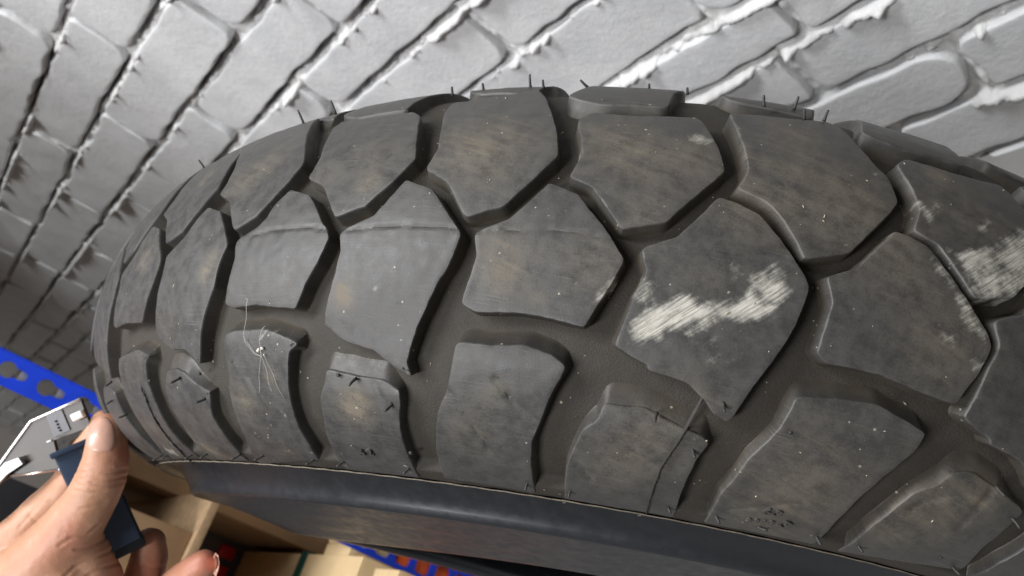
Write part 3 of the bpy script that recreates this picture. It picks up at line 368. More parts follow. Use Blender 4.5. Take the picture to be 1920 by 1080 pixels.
# casing: the groove floor, one skin right round
thv = np.concatenate([np.arange(-math.pi, -1.7, .03), np.arange(-1.7, 1.0, .0045), np.arange(1.0, math.pi-.01, .03)])
sv = np.concatenate([np.linspace(-.1118, -.1, 16), np.linspace(-.0985, .1065, 96), np.linspace(.108, .1198, 16)])
TH, S = np.meshgrid(thv, sv, indexing='ij'); nt_, ns_ = TH.shape
hh = floor_h(S.ravel()); hh = hh+.00022*n3(TH.ravel()*RT, S.ravel(), 130)*(np.abs(TH.ravel()) < 1.8)
V = surf(TH.ravel(), S.ravel(), hh)
F = [(i*ns_+j, ((i+1) % nt_)*ns_+j, ((i+1) % nt_)*ns_+j+1, i*ns_+j+1) for i in range(nt_) for j in range(ns_-1)]
o = link('casing', V, F, M_CASING, TYRE); put_uv(o, np.column_stack([TH.ravel()*RT, S.ravel(), hh])); fixn(o)
# sidewalls with the raised rings and the bead, and the inner liner
re, ze = np.interp(-.1118, _ss, _pr), np.interp(-.1118, _ss, _pz)
prof = [(re, ze), (re-.0003, ze-.0004), (re-.0010, ze-.0003), (.2566, -.0806), (.2540, -.0788), (.2505, -.0792), (.2475, -.0818), (.2445, -.0845), (.2418, -.0868), (.2398, -.0890), (.2382, -.0920), (.2366, -.0934), (.2350, -.0930), (.2330, -.0914),
        (.2250, -.0927), (.2170, -.0938), (.2100, -.0950), (.2030, -.0958), (.1950, -.0972), (.1870, -.0982), (.1790, -.0996), (.1730, -.1006), (.1690, -.0998), (.1672, -.0960), (.1700, -.0910), (.1900, -.0850), (.2100, -.0805), (.232, -.0785), (.250, -.0690), (.266, -.058), (.285, -.038), (.303, 0.)]
pv = []
for (r0, z0), (r1, z1) in zip(prof[:-1], prof[1:]):
    pv += [(r0+(r1-r0)*k/2, z0+(z1-z0)*k/2) for k in range(2)]
pv.append(prof[-1]); pv = np.array(pv)
rf, zf = np.interp(.1198, _ss, _pr), np.interp(.1198, _ss, _pz)
thw = np.concatenate([np.arange(-math.pi, -1.7, .04), np.arange(-1.7, 1.0, .012), np.arange(1.0, math.pi-.01, .04)])
for side in (0, 1):
    q = pv.copy()
    if side:
        q[:, 1] = -q[:, 1]
        q += (np.array([rf, zf])-q[0])*np.clip(1-np.arange(len(q))/30., 0, 1)[:, None]
    A, Bz = np.meshgrid(thw, np.arange(len(q)), indexing='ij'); m_ = len(q)
    V = ring(A.ravel(), q[Bz.ravel(), 0], q[Bz.ravel(), 1])
    F = [(i*m_+j, ((i+1) % len(thw))*m_+j, ((i+1) % len(thw))*m_+j+1, i*m_+j+1) for i in range(len(thw)) for j in range(m_-1)]
    o = link('sidewall', V, F, M_SIDE, TYRE); put_uv(o, np.column_stack([A.ravel()*RT, q[Bz.ravel(), 1], q[Bz.ravel(), 1]])); fixn(o)
# thin pale moulding flash along the shoulder edge
q = [(thw[i], -.1117+.0003*math.sin(i*1.7)) for i in range(len(thw))]
ok = [(a, b) for a, b in q if -1.7 < a < 1]
P = surf(np.array([a for a, b in ok]), np.array([b for a, b in ok]), .0001*np.ones(len(ok)))
V, F = tube(P, .00026, 5); o = link('shoulder_flash', V, F, plain('pale_flash', (.20, .17, .13), .8, 0, .3, 400), TYRE)

# tread blocks
for k, P in BLK.items():
    row, idx = k[0], int(k[1:])
    vis = {'A': (1, 8), 'B': (0, 7), 'C': (-1, 8), 'D': (2, 8)}[row]
    inside = vis[0] <= idx <= vis[1]
    step = .00125 if inside else .0045
    if row == 'D' and inside: step = .0018
    if row == 'B' and 1 <= idx <= 6: step = .0010
    d = GD if row in 'AB' else GD-.0012
    draft = np.ones(len(P))
    if row in 'CD':
        hi = P[:, 1] > P[:, 1].max()-.0075 if row == 'C' else P[:, 1] < P[:, 1].min()+.0075
        odd = (idx % 2 == 1) if row == 'C' else (idx % 2 == 0)
        draft[hi] = 5.5 if odd else 3.8
        if odd: P = P.copy(); P[hi, 1] += -.0025 if row == 'C' else .0025
        lowe = P[:, 1] < P[:, 1].min()+.003 if row == 'C' else P[:, 1] > P[:, 1].max()-.003
        draft[lowe] = .6
        P = P.copy(); P[lowe, 1] += -.0045 if row == 'C' else .0045
    rings = [(.0017, -d-.0006), (.0011, -d+.0003), (.0009, -d+.0010), (.00028, -.0009), (.00010, -.00028), (-.00010, -.00007), (-.0005, 0.), (-.0016, 0.)]
    sd = (hash(row) % 7)*3.1 if False else {'A': 1.3, 'B': 4.7, 'C': 8.9, 'D': 12.1}[row]+idx*2.3
    wear = np.zeros(0)
    P0max, P0min = P[:, 1].max(), P[:, 1].min()
    def mp(L, sd=sd, d=d, P0max=P0max, P0min=P0min, k=k, row=row, idx=idx, inside=inside):
        global HB, FB
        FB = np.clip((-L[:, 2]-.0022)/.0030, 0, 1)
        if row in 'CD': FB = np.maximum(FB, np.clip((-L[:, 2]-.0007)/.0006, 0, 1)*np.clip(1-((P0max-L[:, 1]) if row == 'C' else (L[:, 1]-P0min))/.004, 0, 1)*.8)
        HB = np.exp(-((L[:, 2]+.00022)/.00022)**2)
        if inside:
            top = np.clip((L[:, 2]+.003)/.003, 0, 1)
            L[:, 2] += top*(.00030*n3(L[:, 0], L[:, 1], 60, sd)+.00012*n3(L[:, 0], L[:, 1], 260, sd))
            L[:, :2] += (top*.00022)[:, None]*np.column_stack([n3(L[:, 0], L[:, 1], 340, sd+5), n3(L[:, 0], L[:, 1], 340, sd+9)])
            L[:, 2] += gouge(L)*(L[:, 2] > -.0008)
        if row in 'CD':
            L[:, 2] = np.where(L[:, 2] < -.0011, L[:, 2]*np.clip(-floor_h(L[:, 1])/d, .15, 1.3)-.0002, L[:, 2])
            e_ = (P0max-L[:, 1]) if row == 'C' else (L[:, 1]-P0min)
            L[:, 2] -= (.0016 if (idx % 2 == 1) == (row == 'C') else .0010)*np.clip(1-e_/.0075, 0, 1)**1.5*(L[:, 2] > -.0035)
        if row in 'CD':            # the shoulder blocks thin out towards the rim
            a = np.abs(L[:, 1]-SMID); L[:, 2] = np.where(a > .1055, np.maximum(L[:, 2], -.0022), L[:, 2])
        return tmap(L)
    V, F, L = slab(P, rings, step, mp, None, 1, draft)
    o = link('tread_block', V, F, M_BLOCK, TYRE, True, 33); fixn(o); put_uv(o, L)
    sc, du = dirt(L); put_attr(o, 'scuff', sc); put_attr(o, 'dust', du*.85); put_attr(o, 'edge', HB); put_attr(o, 'foot', FB)

# vent spews: the little rubber whiskers
def whisker(th, s, a, b, c, r=.00052):
    P0 = surf(th, s, -.0004); e = 1e-4
    t1 = surf(th+e, s)-surf(th-e, s); t1 /= np.linalg.norm(t1); t2 = surf(th, s+1e-5)-surf(th, s-1e-5); t2 /= np.linalg.norm(t2); nn = np.cross(t1, t2)
    nn /= np.linalg.norm(nn); nn = nn if nn@(surf(th, s, .001)-surf(th, s, 0.)) > 0 else -nn
    D = (a*t1+b*t2+c*nn)*1e-3; k = np.linspace(0, 1, 6); bend = np.cross(D, t1); bend *= .10*random.uniform(-1, 1)*np.linalg.norm(D)/(np.linalg.norm(bend)+1e-9)
    P = [P0+D*x+bend*4*x*(1-x) for x in k]
    V, F = tube(P, [r*1.35, r*1.1, r, r*.95, r*.9, r*.75], 7); return link('vent_spew', V, F, M_SPEW, TYRE)
for q in DATA['spew']: whisker(*q)
for th, s in ((-.4386, -.0615), (-.70, -.062), (.07, -.060), (-.62, -.0575), (-.35, -.0925), (.31, -.0945)): whisker(th, s, .1, -.1, .6, .0007)
# torn flash ridge across the long block
fl = np.array(DATA['flash'][2:], float)*[1e-4, 1e-5]; fl = np.column_stack([np.interp(np.linspace(0, 1, 60), np.linspace(0, 1, len(fl)), fl[:, i]) for i in (0, 1)])
V = []; F = []
for i, (a, s) in enumerate(fl):
    hgt = .0009+.0007*abs(noise.noise((i*.45, 3, 1))); hgt *= min(1, i/8.); wv = .0004*noise.noise((i*.3, 9, 2))/RT
    base = -.0012
    V += [surf(a-.0005/RT, s, base), surf(a+wv, s, hgt), surf(a+.0007/RT, s, base)]
for i in range(len(fl)-1):
    for j in (0, 1): F.append((3*i+j, 3*i+j+1, 3*i+3+j+1, 3*i+3+j))
o = link('flash_ridge', V, F, plain('flash_rubber', (.030, .027, .023), .75, 0, .3, 500), TYRE); fixn(o)
q = GOUGE[14]/[RT, 1]; k = np.linspace(0, 1, 40); q = np.column_stack([np.interp(k, np.linspace(0, 1, len(q)), q[:, i]) for i in (0, 1)])
q[:, 0] += np.array([.0011*noise.noise((i*.9, 4, 7)) for i in range(40)])/RT
V, F = tube(surf(q[:, 0], q[:, 1], .00025*np.ones(40)), [.0003+.0005*abs(noise.noise((i*.7, 1, 3))) for i in range(40)], 6); link('mould_line', V, F, M_DARK, TYRE)
# little rubber tags on the rim
for th, s in ((-.145, -.1119), (-.043, -.1119)):
    e1_, e2_ = surf(th, s, 0.), surf(th+.006, s, 0.); dn = (surf(th, s, 0.)-surf(th, s+.001, 0.)); dn /= np.linalg.norm(dn)
    L_ = .0036; nrm = np.cross(e2_-e1_, dn); nrm /= np.linalg.norm(nrm)
    V = [e1_, e2_, e2_+dn*L_*.8-(e2_-e1_)*.2, e1_+dn*L_+(e2_-e1_)*.2]; V = V+[v+nrm*.0004 for v in V]
    o = link('rubber_tag', V, [(0, 1, 2, 3), (7, 6, 5, 4), (0, 4, 5, 1), (1, 5, 6, 2), (2, 6, 7, 3), (3, 7, 4, 0)], plain('tag_rubber', (.17, .15, .12), .8), TYRE, False)
# raised mould numbers
for s_, ((t0, s0), (t1, s1)) in DATA['text'].items():
    cu = bpy.data.curves.new('numbers', 'FONT'); cu.body = s_; cu.extrude = .06; cu.offset = .03; cu.space_character = 1.35; cu.resolution_u = 3
    tmp = bpy.data.objects.new('numbers', cu); COL.objects.link(tmp); dg = bpy.context.evaluated_depsgraph_get(); me = tmp.evaluated_get(dg).to_mesh()
    vv = np.array([v.co for v in me.vertices]); ff = [list(p.vertices) for p in me.polygons]; tmp.to_mesh_clear(); bpy.data.objects.remove(tmp)
    wd = vv[:, 0].max()-vv[:, 0].min(); k = np.hypot((t1-t0)*RT, s1-s0)/wd
    dx = np.array([(t1-t0)*RT, s1-s0]); dx /= np.linalg.norm(dx); dy = np.array([-dx[1], dx[0]])
    u = np.array([t0*RT, s0])+np.outer((vv[:, 0]-vv[:, 0].min())*k, dx)+np.outer((vv[:, 1]-.35)*k*.68, dy)
    V = surf(u[:, 0]/RT, u[:, 1], np.where(vv[:, 2] > 0, .00085, -.0006))
    o = link('raised_number', V, ff, M_BLOCK, TYRE, True, 30); put_uv(o, np.column_stack([u, u[:, 0]*0])); put_attr(o, 'scuff', np.zeros(len(V))); put_attr(o, 'dust', np.full(len(V), .1)); put_attr(o, 'edge', np.full(len(V), .25)); fixn(o)

# ------------------------------------------------------------------ floor
V, F = rbox((-3, -3, FLOORZ-.1), (5, .75, FLOORZ), 0, lambda a, b, c: np.array([SX*a, b, c]))
fl_o = link('floor', V, F, M_FLOOR, None, False); fl_o['kind'] = 'structure'; fixn(fl_o)

# ------------------------------------------------------------------ brick wall
WD = .612
WALL = thing('brick_wall', 'white painted brick wall with rough bulging mortar joints behind the tyre', 'wall', tuple(W(1.2, WD, CAMZ-FLOORZ)))
ROWS = [-.285, -.212, -.131, -.046, .043, .123, .187, .265, .353, .414, .484, .556, .628]
JNT = {1: [1.155, 1.53, 1.86], 2: [.72, 1.077, 1.447, 1.87], 3: [.9, 1.263, 1.629, 2.075], 4: [.774, 1.103, 1.50, 1.83], 5: [.56, .913, 1.27, 1.66, 1.95], 6: [.639, 1.02, 1.42, 1.80], 7: [.449, .80, 1.17, 1.55],
       8: [.388, .68, 1.0, 1.3], 9: [.424, .70, 1.0], 10: [.303, .56, .86, 1.2], 11: [.33, .6, .88], 0: [.9, 1.3, 1.7]}
ROWS = [-.358]+ROWS+[.70]
JNT = {k+1: v for k, v in JNT.items()}; JNT[0] = [.7, 1.1, 1.45, 1.8]; JNT[12] = [.40, .7, 1.0]; JNT[13] = [.25, .55, .8]
UMIN, UMAX = -.05, 4.7
segs_h = []; 
def wob(x, y, s, a, seed): return a*noise.noise((x*s, y*s, seed))
for r in range(len(ROWS)-1):
    v0, v1 = ROWS[r], ROWS[r+1]
    js = [UMIN]+sorted(JNT[r]); 
    while js[-1] < UMAX: js.append(js[-1]+random.choice([.25, .26, .24, .13]))
    while js[1]-js[0] > .33: js.insert(1, js[1]-.25)
    for u0, u1 in zip(js[:-1], js[1:]):
        if u0 > UMIN: segs_h.append((u0, v0, v1))
        if u1-u0 < .05: continue
        gt, gb, ge = random.uniform(.004, .008), random.uniform(.003, .006), random.uniform(.004, .008)
        c = [(u0+ge, v0+gt), (u1-ge, v0+gt), (u1-ge, v1-gb), (u0+ge, v1-gb)]
        rc = random.uniform(.006, .016)
        poly = []
        cor = [(u0+ge, v0+gt, 1, 1), (u1-ge, v0+gt, -1, 1), (u1-ge, v1-gb, -1, -1), (u0+ge, v1-gb, 1, -1)]
        for i, (a, b, sx_, sy_) in enumerate(cor):
            rr_ = rc*random.uniform(.5, 1.5)
            p1, p2 = ((a, b+sy_*rr_), (a+sx_*rr_, b)) if i % 2 == 0 else ((a+sx_*rr_, b), (a, b+sy_*rr_))
            poly += [p1, (a+sx_*rr_*.3, b+sy_*rr_*.3), p2]
        poly = resample(poly, .007); sd = u0*7+v0*13
        poly = np.array([[x+wob(x, y, 30, .004, sd)+wob(x, y, 85, .0024, sd+1), y+wob(x, y, 30, .004, sd+4)+wob(x, y, 85, .0024, sd+7)+wob(x, y, 9, .003, 3.)] for x, y in poly])
        dep = random.uniform(-.003, .004); ti, tj = random.uniform(-.012, .012), random.uniform(-.03, .03)
        rings = [(.001, -.020), (.0004, -.005), (-.0002, -.0014), (-.0009, -.0003), (-.0022, 0.), (-.006, 0.)]
        uc, vc = (u0+u1)/2, (v0+v1)/2
        def mp(L, dep=dep, sd=sd, ti=ti, tj=tj, uc=uc, vc=vc):
            h = L[:, 2]+dep+(L[:, 0]-uc)*ti+(L[:, 1]-vc)*tj+.0010*n3(L[:, 0], L[:, 1], 18, sd)+.0004*n3(L[:, 0], L[:, 1], 90, sd)
            return np.array([SX*L[:, 0], WD-h, CAMZ-L[:, 1]]).T
        V, F, L = slab(poly, rings, .009 if u0 < 2.1 else .02, mp, None, 1)
        fixn(link('brick', V, F, M_BRICK, WALL, True, 60))
gs = .0029
gu = np.arange(.15, 1.75, gs); gu = np.concatenate([np.arange(UMIN, .15, .006), gu, np.arange(1.75, 2.0, .006)]); gu = np.concatenate([gu, np.arange(2.0, UMAX+.02, .02)]); gv = np.arange(ROWS[0], ROWS[-1], gs)
GU, GV = np.meshgrid(gu, gv, indexing='ij'); u, v = GU.ravel(), GV.ravel()
nA = n3(u, v, 9, 2.); nB = n3(u, v, 34, 5.); nC = n3(u, v, 95, 8.)
h = np.full(len(u), -.0125); 
for r, v0 in enumerate(ROWS):
    dv = v-(v0+.003*np.array(nA))       # positive is below the joint line
    amp = np.clip(.55+.9*nB+.5*nA, .05, 1.5)
    rid = -.0125+(.0140+.0060*amp)*np.exp(-((dv-.0068-.003*nB)/.0062)**2)*np.clip(.62+1.7*nA+.5*nB+.5*nC, .05, 1.15)
    dark = -.06*np.exp(-((dv+.0045+.003*nC)/.0052)**2)*np.clip(.75+1.3*n3(u, v, 6, 11.)+.5*nB, .0, 1.2)
    near = np.abs(dv) < .03
    h = np.where(near, np.maximum(h, rid+.0035*np.abs(nC)*(rid > -.009))+dark*.5, h)
for uj, v0, v1 in segs_h:
    m_ = (v > v0-.004) & (v < v1+.004) & (np.abs(u-uj) < .03)
    du_ = u[m_]-uj-.004*nA[m_]
    h[m_] = np.maximum(h[m_], -.0125+(.0120+.0045*nB[m_])*np.exp(-((du_+.004)/.006)**2)*np.clip(.7+.7*nA[m_], .1, 1.1))
h += .0014*nB+.0030*nC+.0024*n3(u, v, 200, 4.)+.0012*n3(u, v, 420, 6.)
V = np.array([SX*u, WD-h, CAMZ-v]).T; nv_ = len(gv)
F = [(i*nv_+j, (i+1)*nv_+j, (i+1)*nv_+j+1, i*nv_+j+1) for i in range(len(gu)-1) for j in range(nv_-1)]
o = link('mortar', V, F, M_MORTAR, WALL); fixn(o)

# ------------------------------------------------------------------ shelving rack
KR = .80
def Wr(d, n, v): return W(KR*d, KR*n, KR*v)
def Wp(d, n, v): return Wr(d, n-.0225*(v-.037), v)      # the upright leans a touch
VF = (CAMZ-FLOORZ)/KR
RACK = thing('shelf_rack', 'blue perforated steel shelf upright with keyhole slots, beside the white wall', 'shelving', tuple(Wr(1.2, .218, VF)))
PN, PD, PW = .218, 1.2, .040
# upright: a strip of cells, each with a hole
def cell(v0, v1, n0, n1, hole, V, F, d0, d1):
    nh = len(hole); outer = []
    c = np.array([(v0+v1)/2, (n0+n1)/2])
    for q in hole:
        dq = q-hole.mean(0); 
        tt = []
        for i, (lo, hi) in enumerate(((v0, v1), (n0, n1))):
            if abs(dq[i]) > 1e-9: tt.append(((hi if dq[i] > 0 else lo)-hole.mean(0)[i])/dq[i])
        outer.append(hole.mean(0)+dq*min(tt))
    outer = np.array(outer)
    for cc in ((v0, n0), (v1, n0), (v1, n1), (v0, n1)):
        k = np.linalg.norm(outer-np.array(cc), axis=1).argmin(); outer[k] = cc
    b = len(V)
    for dd in (d0, d1):
        for P in (outer, hole): V.extend([Wp(dd, y, x) for x, y in P])
    for i in range(nh):
        j = (i+1) % nh
        F.append((b+i, b+j, b+nh+j, b+nh+i)); F.append((b+2*nh+i, b+3*nh+i, b+3*nh+j, b+2*nh+j)); F.append((b+nh+i, b+nh+j, b+3*nh+j, b+3*nh+i))
V, F = [], []; glints = []
pitch = .0475; v = .037-pitch*16.5; k = 0
while v < VF-.02:
    big = v < .36
    pc = pitch if big else .037
    hole = []
    if big:
        for a in np.linspace(math.radians(38), math.radians(322), 18): hole.append((v+pc*.40+.0105*math.cos(a), PN+.0105*math.sin(a)))
        hole += [(v+pc*.40+.020, PN-.0055), (v+pc*.40+.0235, PN-.0035), (v+pc*.40+.0235, PN+.0035), (v+pc*.40+.020, PN+.0055)]
        glints.append((v+pc*.40+.0185, v+pc*.40+.0228))
    else:
        for a in np.linspace(0, 2*math.pi, 24, endpoint=False):
            cx_, cy_ = math.cos(a), math.sin(a); s_ = (abs(cx_)**5+abs(cy_)**5)**(-.2)
            hole.append((v+pc*.5+.0125*cx_*s_, PN+.0125*cy_*s_))
    cell(v, v+pc, PN-PW/2, PN+PW/2, np.array(hole), V, F, PD, PD+.002); v += pc
vend = v; vtop = .037-pitch*16.5
o = link('upright', V, F, M_BLUE, RACK, False); fixn(o)
box('upright_flange', (PD, PN+PW/2-.002, vtop), (PD+.038, PN+PW/2+.0005, vend), .0004, M_BLUE, RACK, Wp)
for i, (a, b) in enumerate(glints):
    if 14 <= i <= 22: box('slot_glint', (PD+.004, PN-.008, a-.004), (PD+.006, PN+.008, b+.001), .0004, M_ZINC, RACK, Wp)  # pale plates stand in for light caught on the slot edges
for vv_ in (-.06, .336, VF-.03):
    box('shelf_board', (PD+.02, -.24, vv_), (2.98, PN-.03 if vv_ < .5 else PN-.03, vv_+.012), .001, M_BOARD, RACK, Wr)
for (a, b) in ((PD, -.25), (2.96, -.25), (2.96, PN)):
    box('rear_upright', (a, b-.02, vtop), (a+.035, b+.02, VF), .001, M_BLUE, RACK, Wr)
# cartons and things in the rack
def carton(lo, hi, label, m=M_CARD, tape=None, cat='box', name='cardboard_box'):
    t = thing(name, label, cat, tuple(Wr((lo[0]+hi[0])/2, (lo[1]+hi[1])/2, hi[2])))
    g = .0022
    box('box_body', lo, hi, .003, m, t, Wr)
    dm, nm = (lo[0]+hi[0])/2, (lo[1]+hi[1])/2
    for a, b in ((lo[1]+.001, nm-.0012), (nm+.0012, hi[1]-.001)):
        box('top_flap', (lo[0]+.001, a, lo[2]-g), (hi[0]-.001, b, lo[2]+.0005), .0008, m, t, Wr)
    return t
carton((1.745, -.22, -.62), (1.97, .19, -.0602), 'unseen narrow brown cardboard box added on the upper rack shelf to shade the wall', M_CARD)  # out of view, added to block light from the wall behind
carton((2.12, -.20, -.52), (2.9, .185, -.0602), 'unseen long brown cardboard box added at the far end of the upper rack shelf to shade the wall', M_CARD)  # out of view, added to keep the fill lamp off the far wall
carton((1.225, -.23, -.74), (1.72, .20, -.0602), 'unseen large brown cardboard box added high up in the blue rack to shade the wall', M_CARD)  # out of view, added so the wall beyond the rack falls dark
carton((1.40, .187, .20), (1.75, .250, VF), 'tall dark brown cardboard box rising between rack upright and tyre', M_CARD)
carton((1.235, -.20, .175), (1.60, .128, .3355), 'brown cardboard box at shelf height just right of the hand', M_CARD)
t = carton((1.15, -.14, .55), (1.64, .176, VF-.0305), 'wide pale cardboard box with a dark green strap, low in the rack', M_CARD2)
box('strap', (1.345, -.143, .5465), (1.372, .179, VF-.032), .0005, M_GREEN, t, Wr)
t = carton((1.03, -.05, .548), (1.10, .160, VF), 'small pale cardboard box next to the orange case by the upright', M_CARD2)
def case(lo, hi, name, label, cat, m, lm):
    t = thing(name, label, cat, tuple(Wr((lo[0]+hi[0])/2, (lo[1]+hi[1])/2, hi[2])))
    mid = lo[2]+(hi[2]-lo[2])*.4
    box('case_lid', lo, (hi[0], hi[1], mid-.001), .006, m, t, Wr); box('case_body', (lo[0]+.002, lo[1]+.002, mid), (hi[0]-.002, hi[1]-.002, hi[2]), .006, m, t, Wr)
    return t
t = case((.985, -.02, .575), (1.022, .150, VF), 'orange_case', 'bright orange plastic case partly hidden by the blue upright', 'case', M_ORANGE, M_DARK)
t = case((1.2045, .165, .626), (1.30, .222, VF), 'orange_case', 'orange case seen through the holes of the blue upright', 'case', M_ORANGE, M_DARK)
carton((1.2045, .168, .552), (1.295, .220, .6245), 'small pale box seen through the holes of the blue upright', M_CARD2)
t = case((1.665, -.10, .46), (1.93, .215, VF-.0305), 'tool_case', 'black tool case with red latches beside the fingertip', 'case', M_GREY, M_RED)
for nn in (.163, .128): box('latch', (1.655, nn-.011, .508), (1.668, nn+.011, .538), .002, M_RED, t, Wr)

carton((1.47, -.19, .02), (1.70, .125, .1745), 'plain brown cardboard box at the back of the rack shelf left of the hand', M_CARD)
t = thing('storage_bin', 'black plastic storage bin standing left of the hand', 'bin', tuple(Wr(1.33, -.07, .1745)))
box('bin_wall', (1.25, -.19, .085), (1.256, .110, .1745), .001, M_DARK, t, Wr); box('bin_wall', (1.43, -.19, .085), (1.436, .110, .1745), .001, M_DARK, t, Wr)
box('bin_wall', (1.2565, -.19, .085), (1.4295, -.184, .1745), .001, M_DARK, t, Wr); box('bin_wall', (1.2565, .104, .085), (1.4295, .110, .1745), .001, M_DARK, t, Wr)
box('bin_rim', (1.244, .1105, .080), (1.442, .117, .088), .001, M_GREY, t, Wr); box('bin_floor', (1.257, -.1835, .169), (1.429, .1035, .174), 0, M_DARK, t, Wr)
V = []; F = []
for i in range(95):
    a_, s_ = random.uniform(-1.05, .42), random.uniform(-.098, .062); u_ = np.array([[a_*RT, s_]])
    top = any(inpoly(u_, P)[0] for P in BLK.values())
    c_ = surf(a_, s_, .0001 if top else float(floor_h(np.array([s_]))[0])+.0002)
    e1_, e2_ = surf(a_+.001, s_)-surf(a_, s_), surf(a_, s_+.0003)-surf(a_, s_); e1_ /= np.linalg.norm(e1_); e2_ /= np.linalg.norm(e2_); e3_ = np.cross(e1_, e2_)
    r_ = random.choice([.00016, .0002, .00022, .0003, .0004]); el = random.uniform(1., 3.2); w_ = random.uniform(0, 6.28)
    f1, f2 = math.cos(w_)*e1_+math.sin(w_)*e2_, -math.sin(w_)*e1_+math.cos(w_)*e2_; n_ = len(V)
    V += [c_+f1*r_*el, c_+f2*r_, c_-f1*r_*el*random.uniform(.5, 1), c_-f2*r_*random.uniform(.5, 1), c_+e3_*r_*.8, c_-e3_*r_*.8]
    F += [(n_, n_+1, n_+4), (n_+1, n_+2, n_+4), (n_+2, n_+3, n_+4), (n_+3, n_, n_+4), (n_+1, n_, n_+5), (n_+2, n_+1, n_+5), (n_+3, n_+2, n_+5), (n_, n_+3, n_+5)]
g_ = fixn(link('grit', V, F, plain('pale_grit', (.42, .38, .29), .8, 0, .4, 60), None, False)); g_['kind'] = 'stuff'; g_['label'] = 'pale flecks of grit and straw scattered over the tyre tread'
t = thing('shade_shelf', 'unseen wooden board added above the rack to shade the white brick wall', 'shelf', tuple(W(2.2, WD-.01, -.36)))  # unseen board added to keep the ceiling light off the far wall
box('shelf_board', (1.82, .17, -.375), (2.9, WD-.006, -.355), .001, M_BOARD, t)
for dd in (1.9, 2.75):
    box('shade_bracket', (dd, .22, -.3545), (dd+.02, WD-.006, -.335), .001, M_ZINC, t); box('shade_bracket', (dd, WD-.022, -.3345), (dd+.02, WD-.006, -.15), .001, M_ZINC, t)
t = thing('cobweb', 'thin pale cobweb threads stuck on a shoulder block of the tyre', 'cobweb', tuple(surf(-.6, -.07, 0.)))
for q in DATA['web']:
    q = np.array(q, float)*[1e-4, 1e-5]; k = np.linspace(0, 1, 4*len(q)); q = np.column_stack([np.interp(k, np.linspace(0, 1, len(q)), q[:, i]) for i in (0, 1)])
    V, F = tube(surf(q[:, 0], q[:, 1], .0006+.0003*np.sin(np.arange(len(q)))), .00005, 4); link('thread', V, F, M_THREAD, t)
a_, s_ = np.array(DATA['web'][0][-1])*[1e-4, 1e-5]
for i in range(5):
    V, F = sphere_grid(surf(a_+random.uniform(-.006, .006), s_+random.uniform(.0, .004), .0006), .0005*random.uniform(.7, 1.3), 6); link('web_clump', V, F, M_THREAD, t)

# ------------------------------------------------------------------ digital caliper
def cframe(x, y, z, ang, tilt=0.):
    """local frame on a pixel: a runs along the image angle, b across, c towards the camera"""
    o_ = np.array([(x-960)/FPX*z, (y-540)/FPX*z, z]); a_ = np.array([math.cos(ang), math.sin(ang), math.sin(tilt)]); a_ /= np.linalg.norm(a_)
    view = -o_/np.linalg.norm(o_); b_ = np.cross(view, a_); b_ /= np.linalg.norm(b_); c_ = np.cross(a_, b_)
    if c_ @ view < 0: c_ = -c_
    return lambda a, b, c: c2w(o_+a*a_+b*b_+c*c_)
ZC = .462
k_ = ZC/FPX
CAL = thing('caliper', 'slate blue digital caliper with a polished steel jaw held against the tyre edge', 'caliper', tuple(px(185, 925, ZC)))
fr = cframe(180, 925, ZC+.004, math.atan2(100, 45))
sgn = 1 if (lambda p0, p1: ((p1-p0)@(px(960+100, 540, ZC)-px(960, 540, ZC))) > 0)(fr(0, 0, 0), fr(0, .01, 0)) else -1   # +b to the right
def fr2(a, b, c): return fr(a, sgn*b, c)
box('slider_body', (-.0290, -.0112, -.010), (.0325, .0112, .002), .0016, M_SLATE, CAL, fr2)
box('cover_ridge', (-.0294, -.0128, -.004), (-.0262, .0135, .0036), .0012, M_SLATE, CAL, fr2)
box('display_bezel', (-.0250, .0010, .0012), (.006, .0095, .0032), .0008, M_NAVY, CAL, fr2)
box('display', (-.0225, .0026, .0030), (.004, .0080, .0036), .0003, M_DARK, CAL, fr2)
box('battery_cover', (.006, -.0118, -.011), (.0375, .0122, .0008), .0022, M_NAVY, CAL, fr2)
for a in (.010, .024): box('button', (a, -.004, .0006), (a+.006, .003, .0018), .0006, M_GREY, CAL, fr2)
def plate(name, pts_, z0, th, m, parent, bev=0):
    P0 = np.array([px(x, y, z0) for x, y in pts_]); n_ = np.cross(P0[1]-P0[0], P0[2]-P0[0]); n_ /= np.linalg.norm(n_)
    if n_ @ (P0[0]-OFF) < 0: n_ = -n_
    N_ = len(pts_); V = list(P0)+[p+n_*th for p in P0]; F = [tuple(range(N_)), tuple(range(N_, 2*N_))[::-1]]+[(i, (i+1) % N_, N_+(i+1) % N_, N_+i) for i in range(N_)]
    o = link(name, V, F, m, parent, False); return fixn(o)
plate('steel_jaw', [(-60, 965), (-2, 872), (58, 789), (116, 763), (150, 748), (170, 800), (100, 826), (113, 880), (20, 893), (-20, 920)], ZC+.0065, .003, M_STEEL_REFL, CAL)
ed = [px(x, y, ZC+.0062) for x, y in ((-60, 968), (-3, 874), (58, 790), (116, 764), (150, 749))]
V, F = tube(ed, .0009, 8); link('jaw_edge', V, F, plain('ground_steel_edge', (.82, .81, .79), .38, .7, .05), CAL)
ed = [px(x, y, ZC+.0062) for x, y in ((20, 893), (66, 887), (112, 880))]
V, F = tube(ed, .0007, 8); link('jaw_edge', V, F, plain('ground_steel_lower', (.80, .66, .58), .3, .9, .05), CAL)
plate('scale_strip', [(86, 780), (115, 768), (131, 806), (101, 820)], ZC+.0057, .0007, plain('scale_grey', (.12, .12, .13), .45), CAL)
cu = bpy.data.curves.new('scale_text', 'FONT'); cu.body = 'IIIII'; cu.size = .004; cu.extrude = .0002
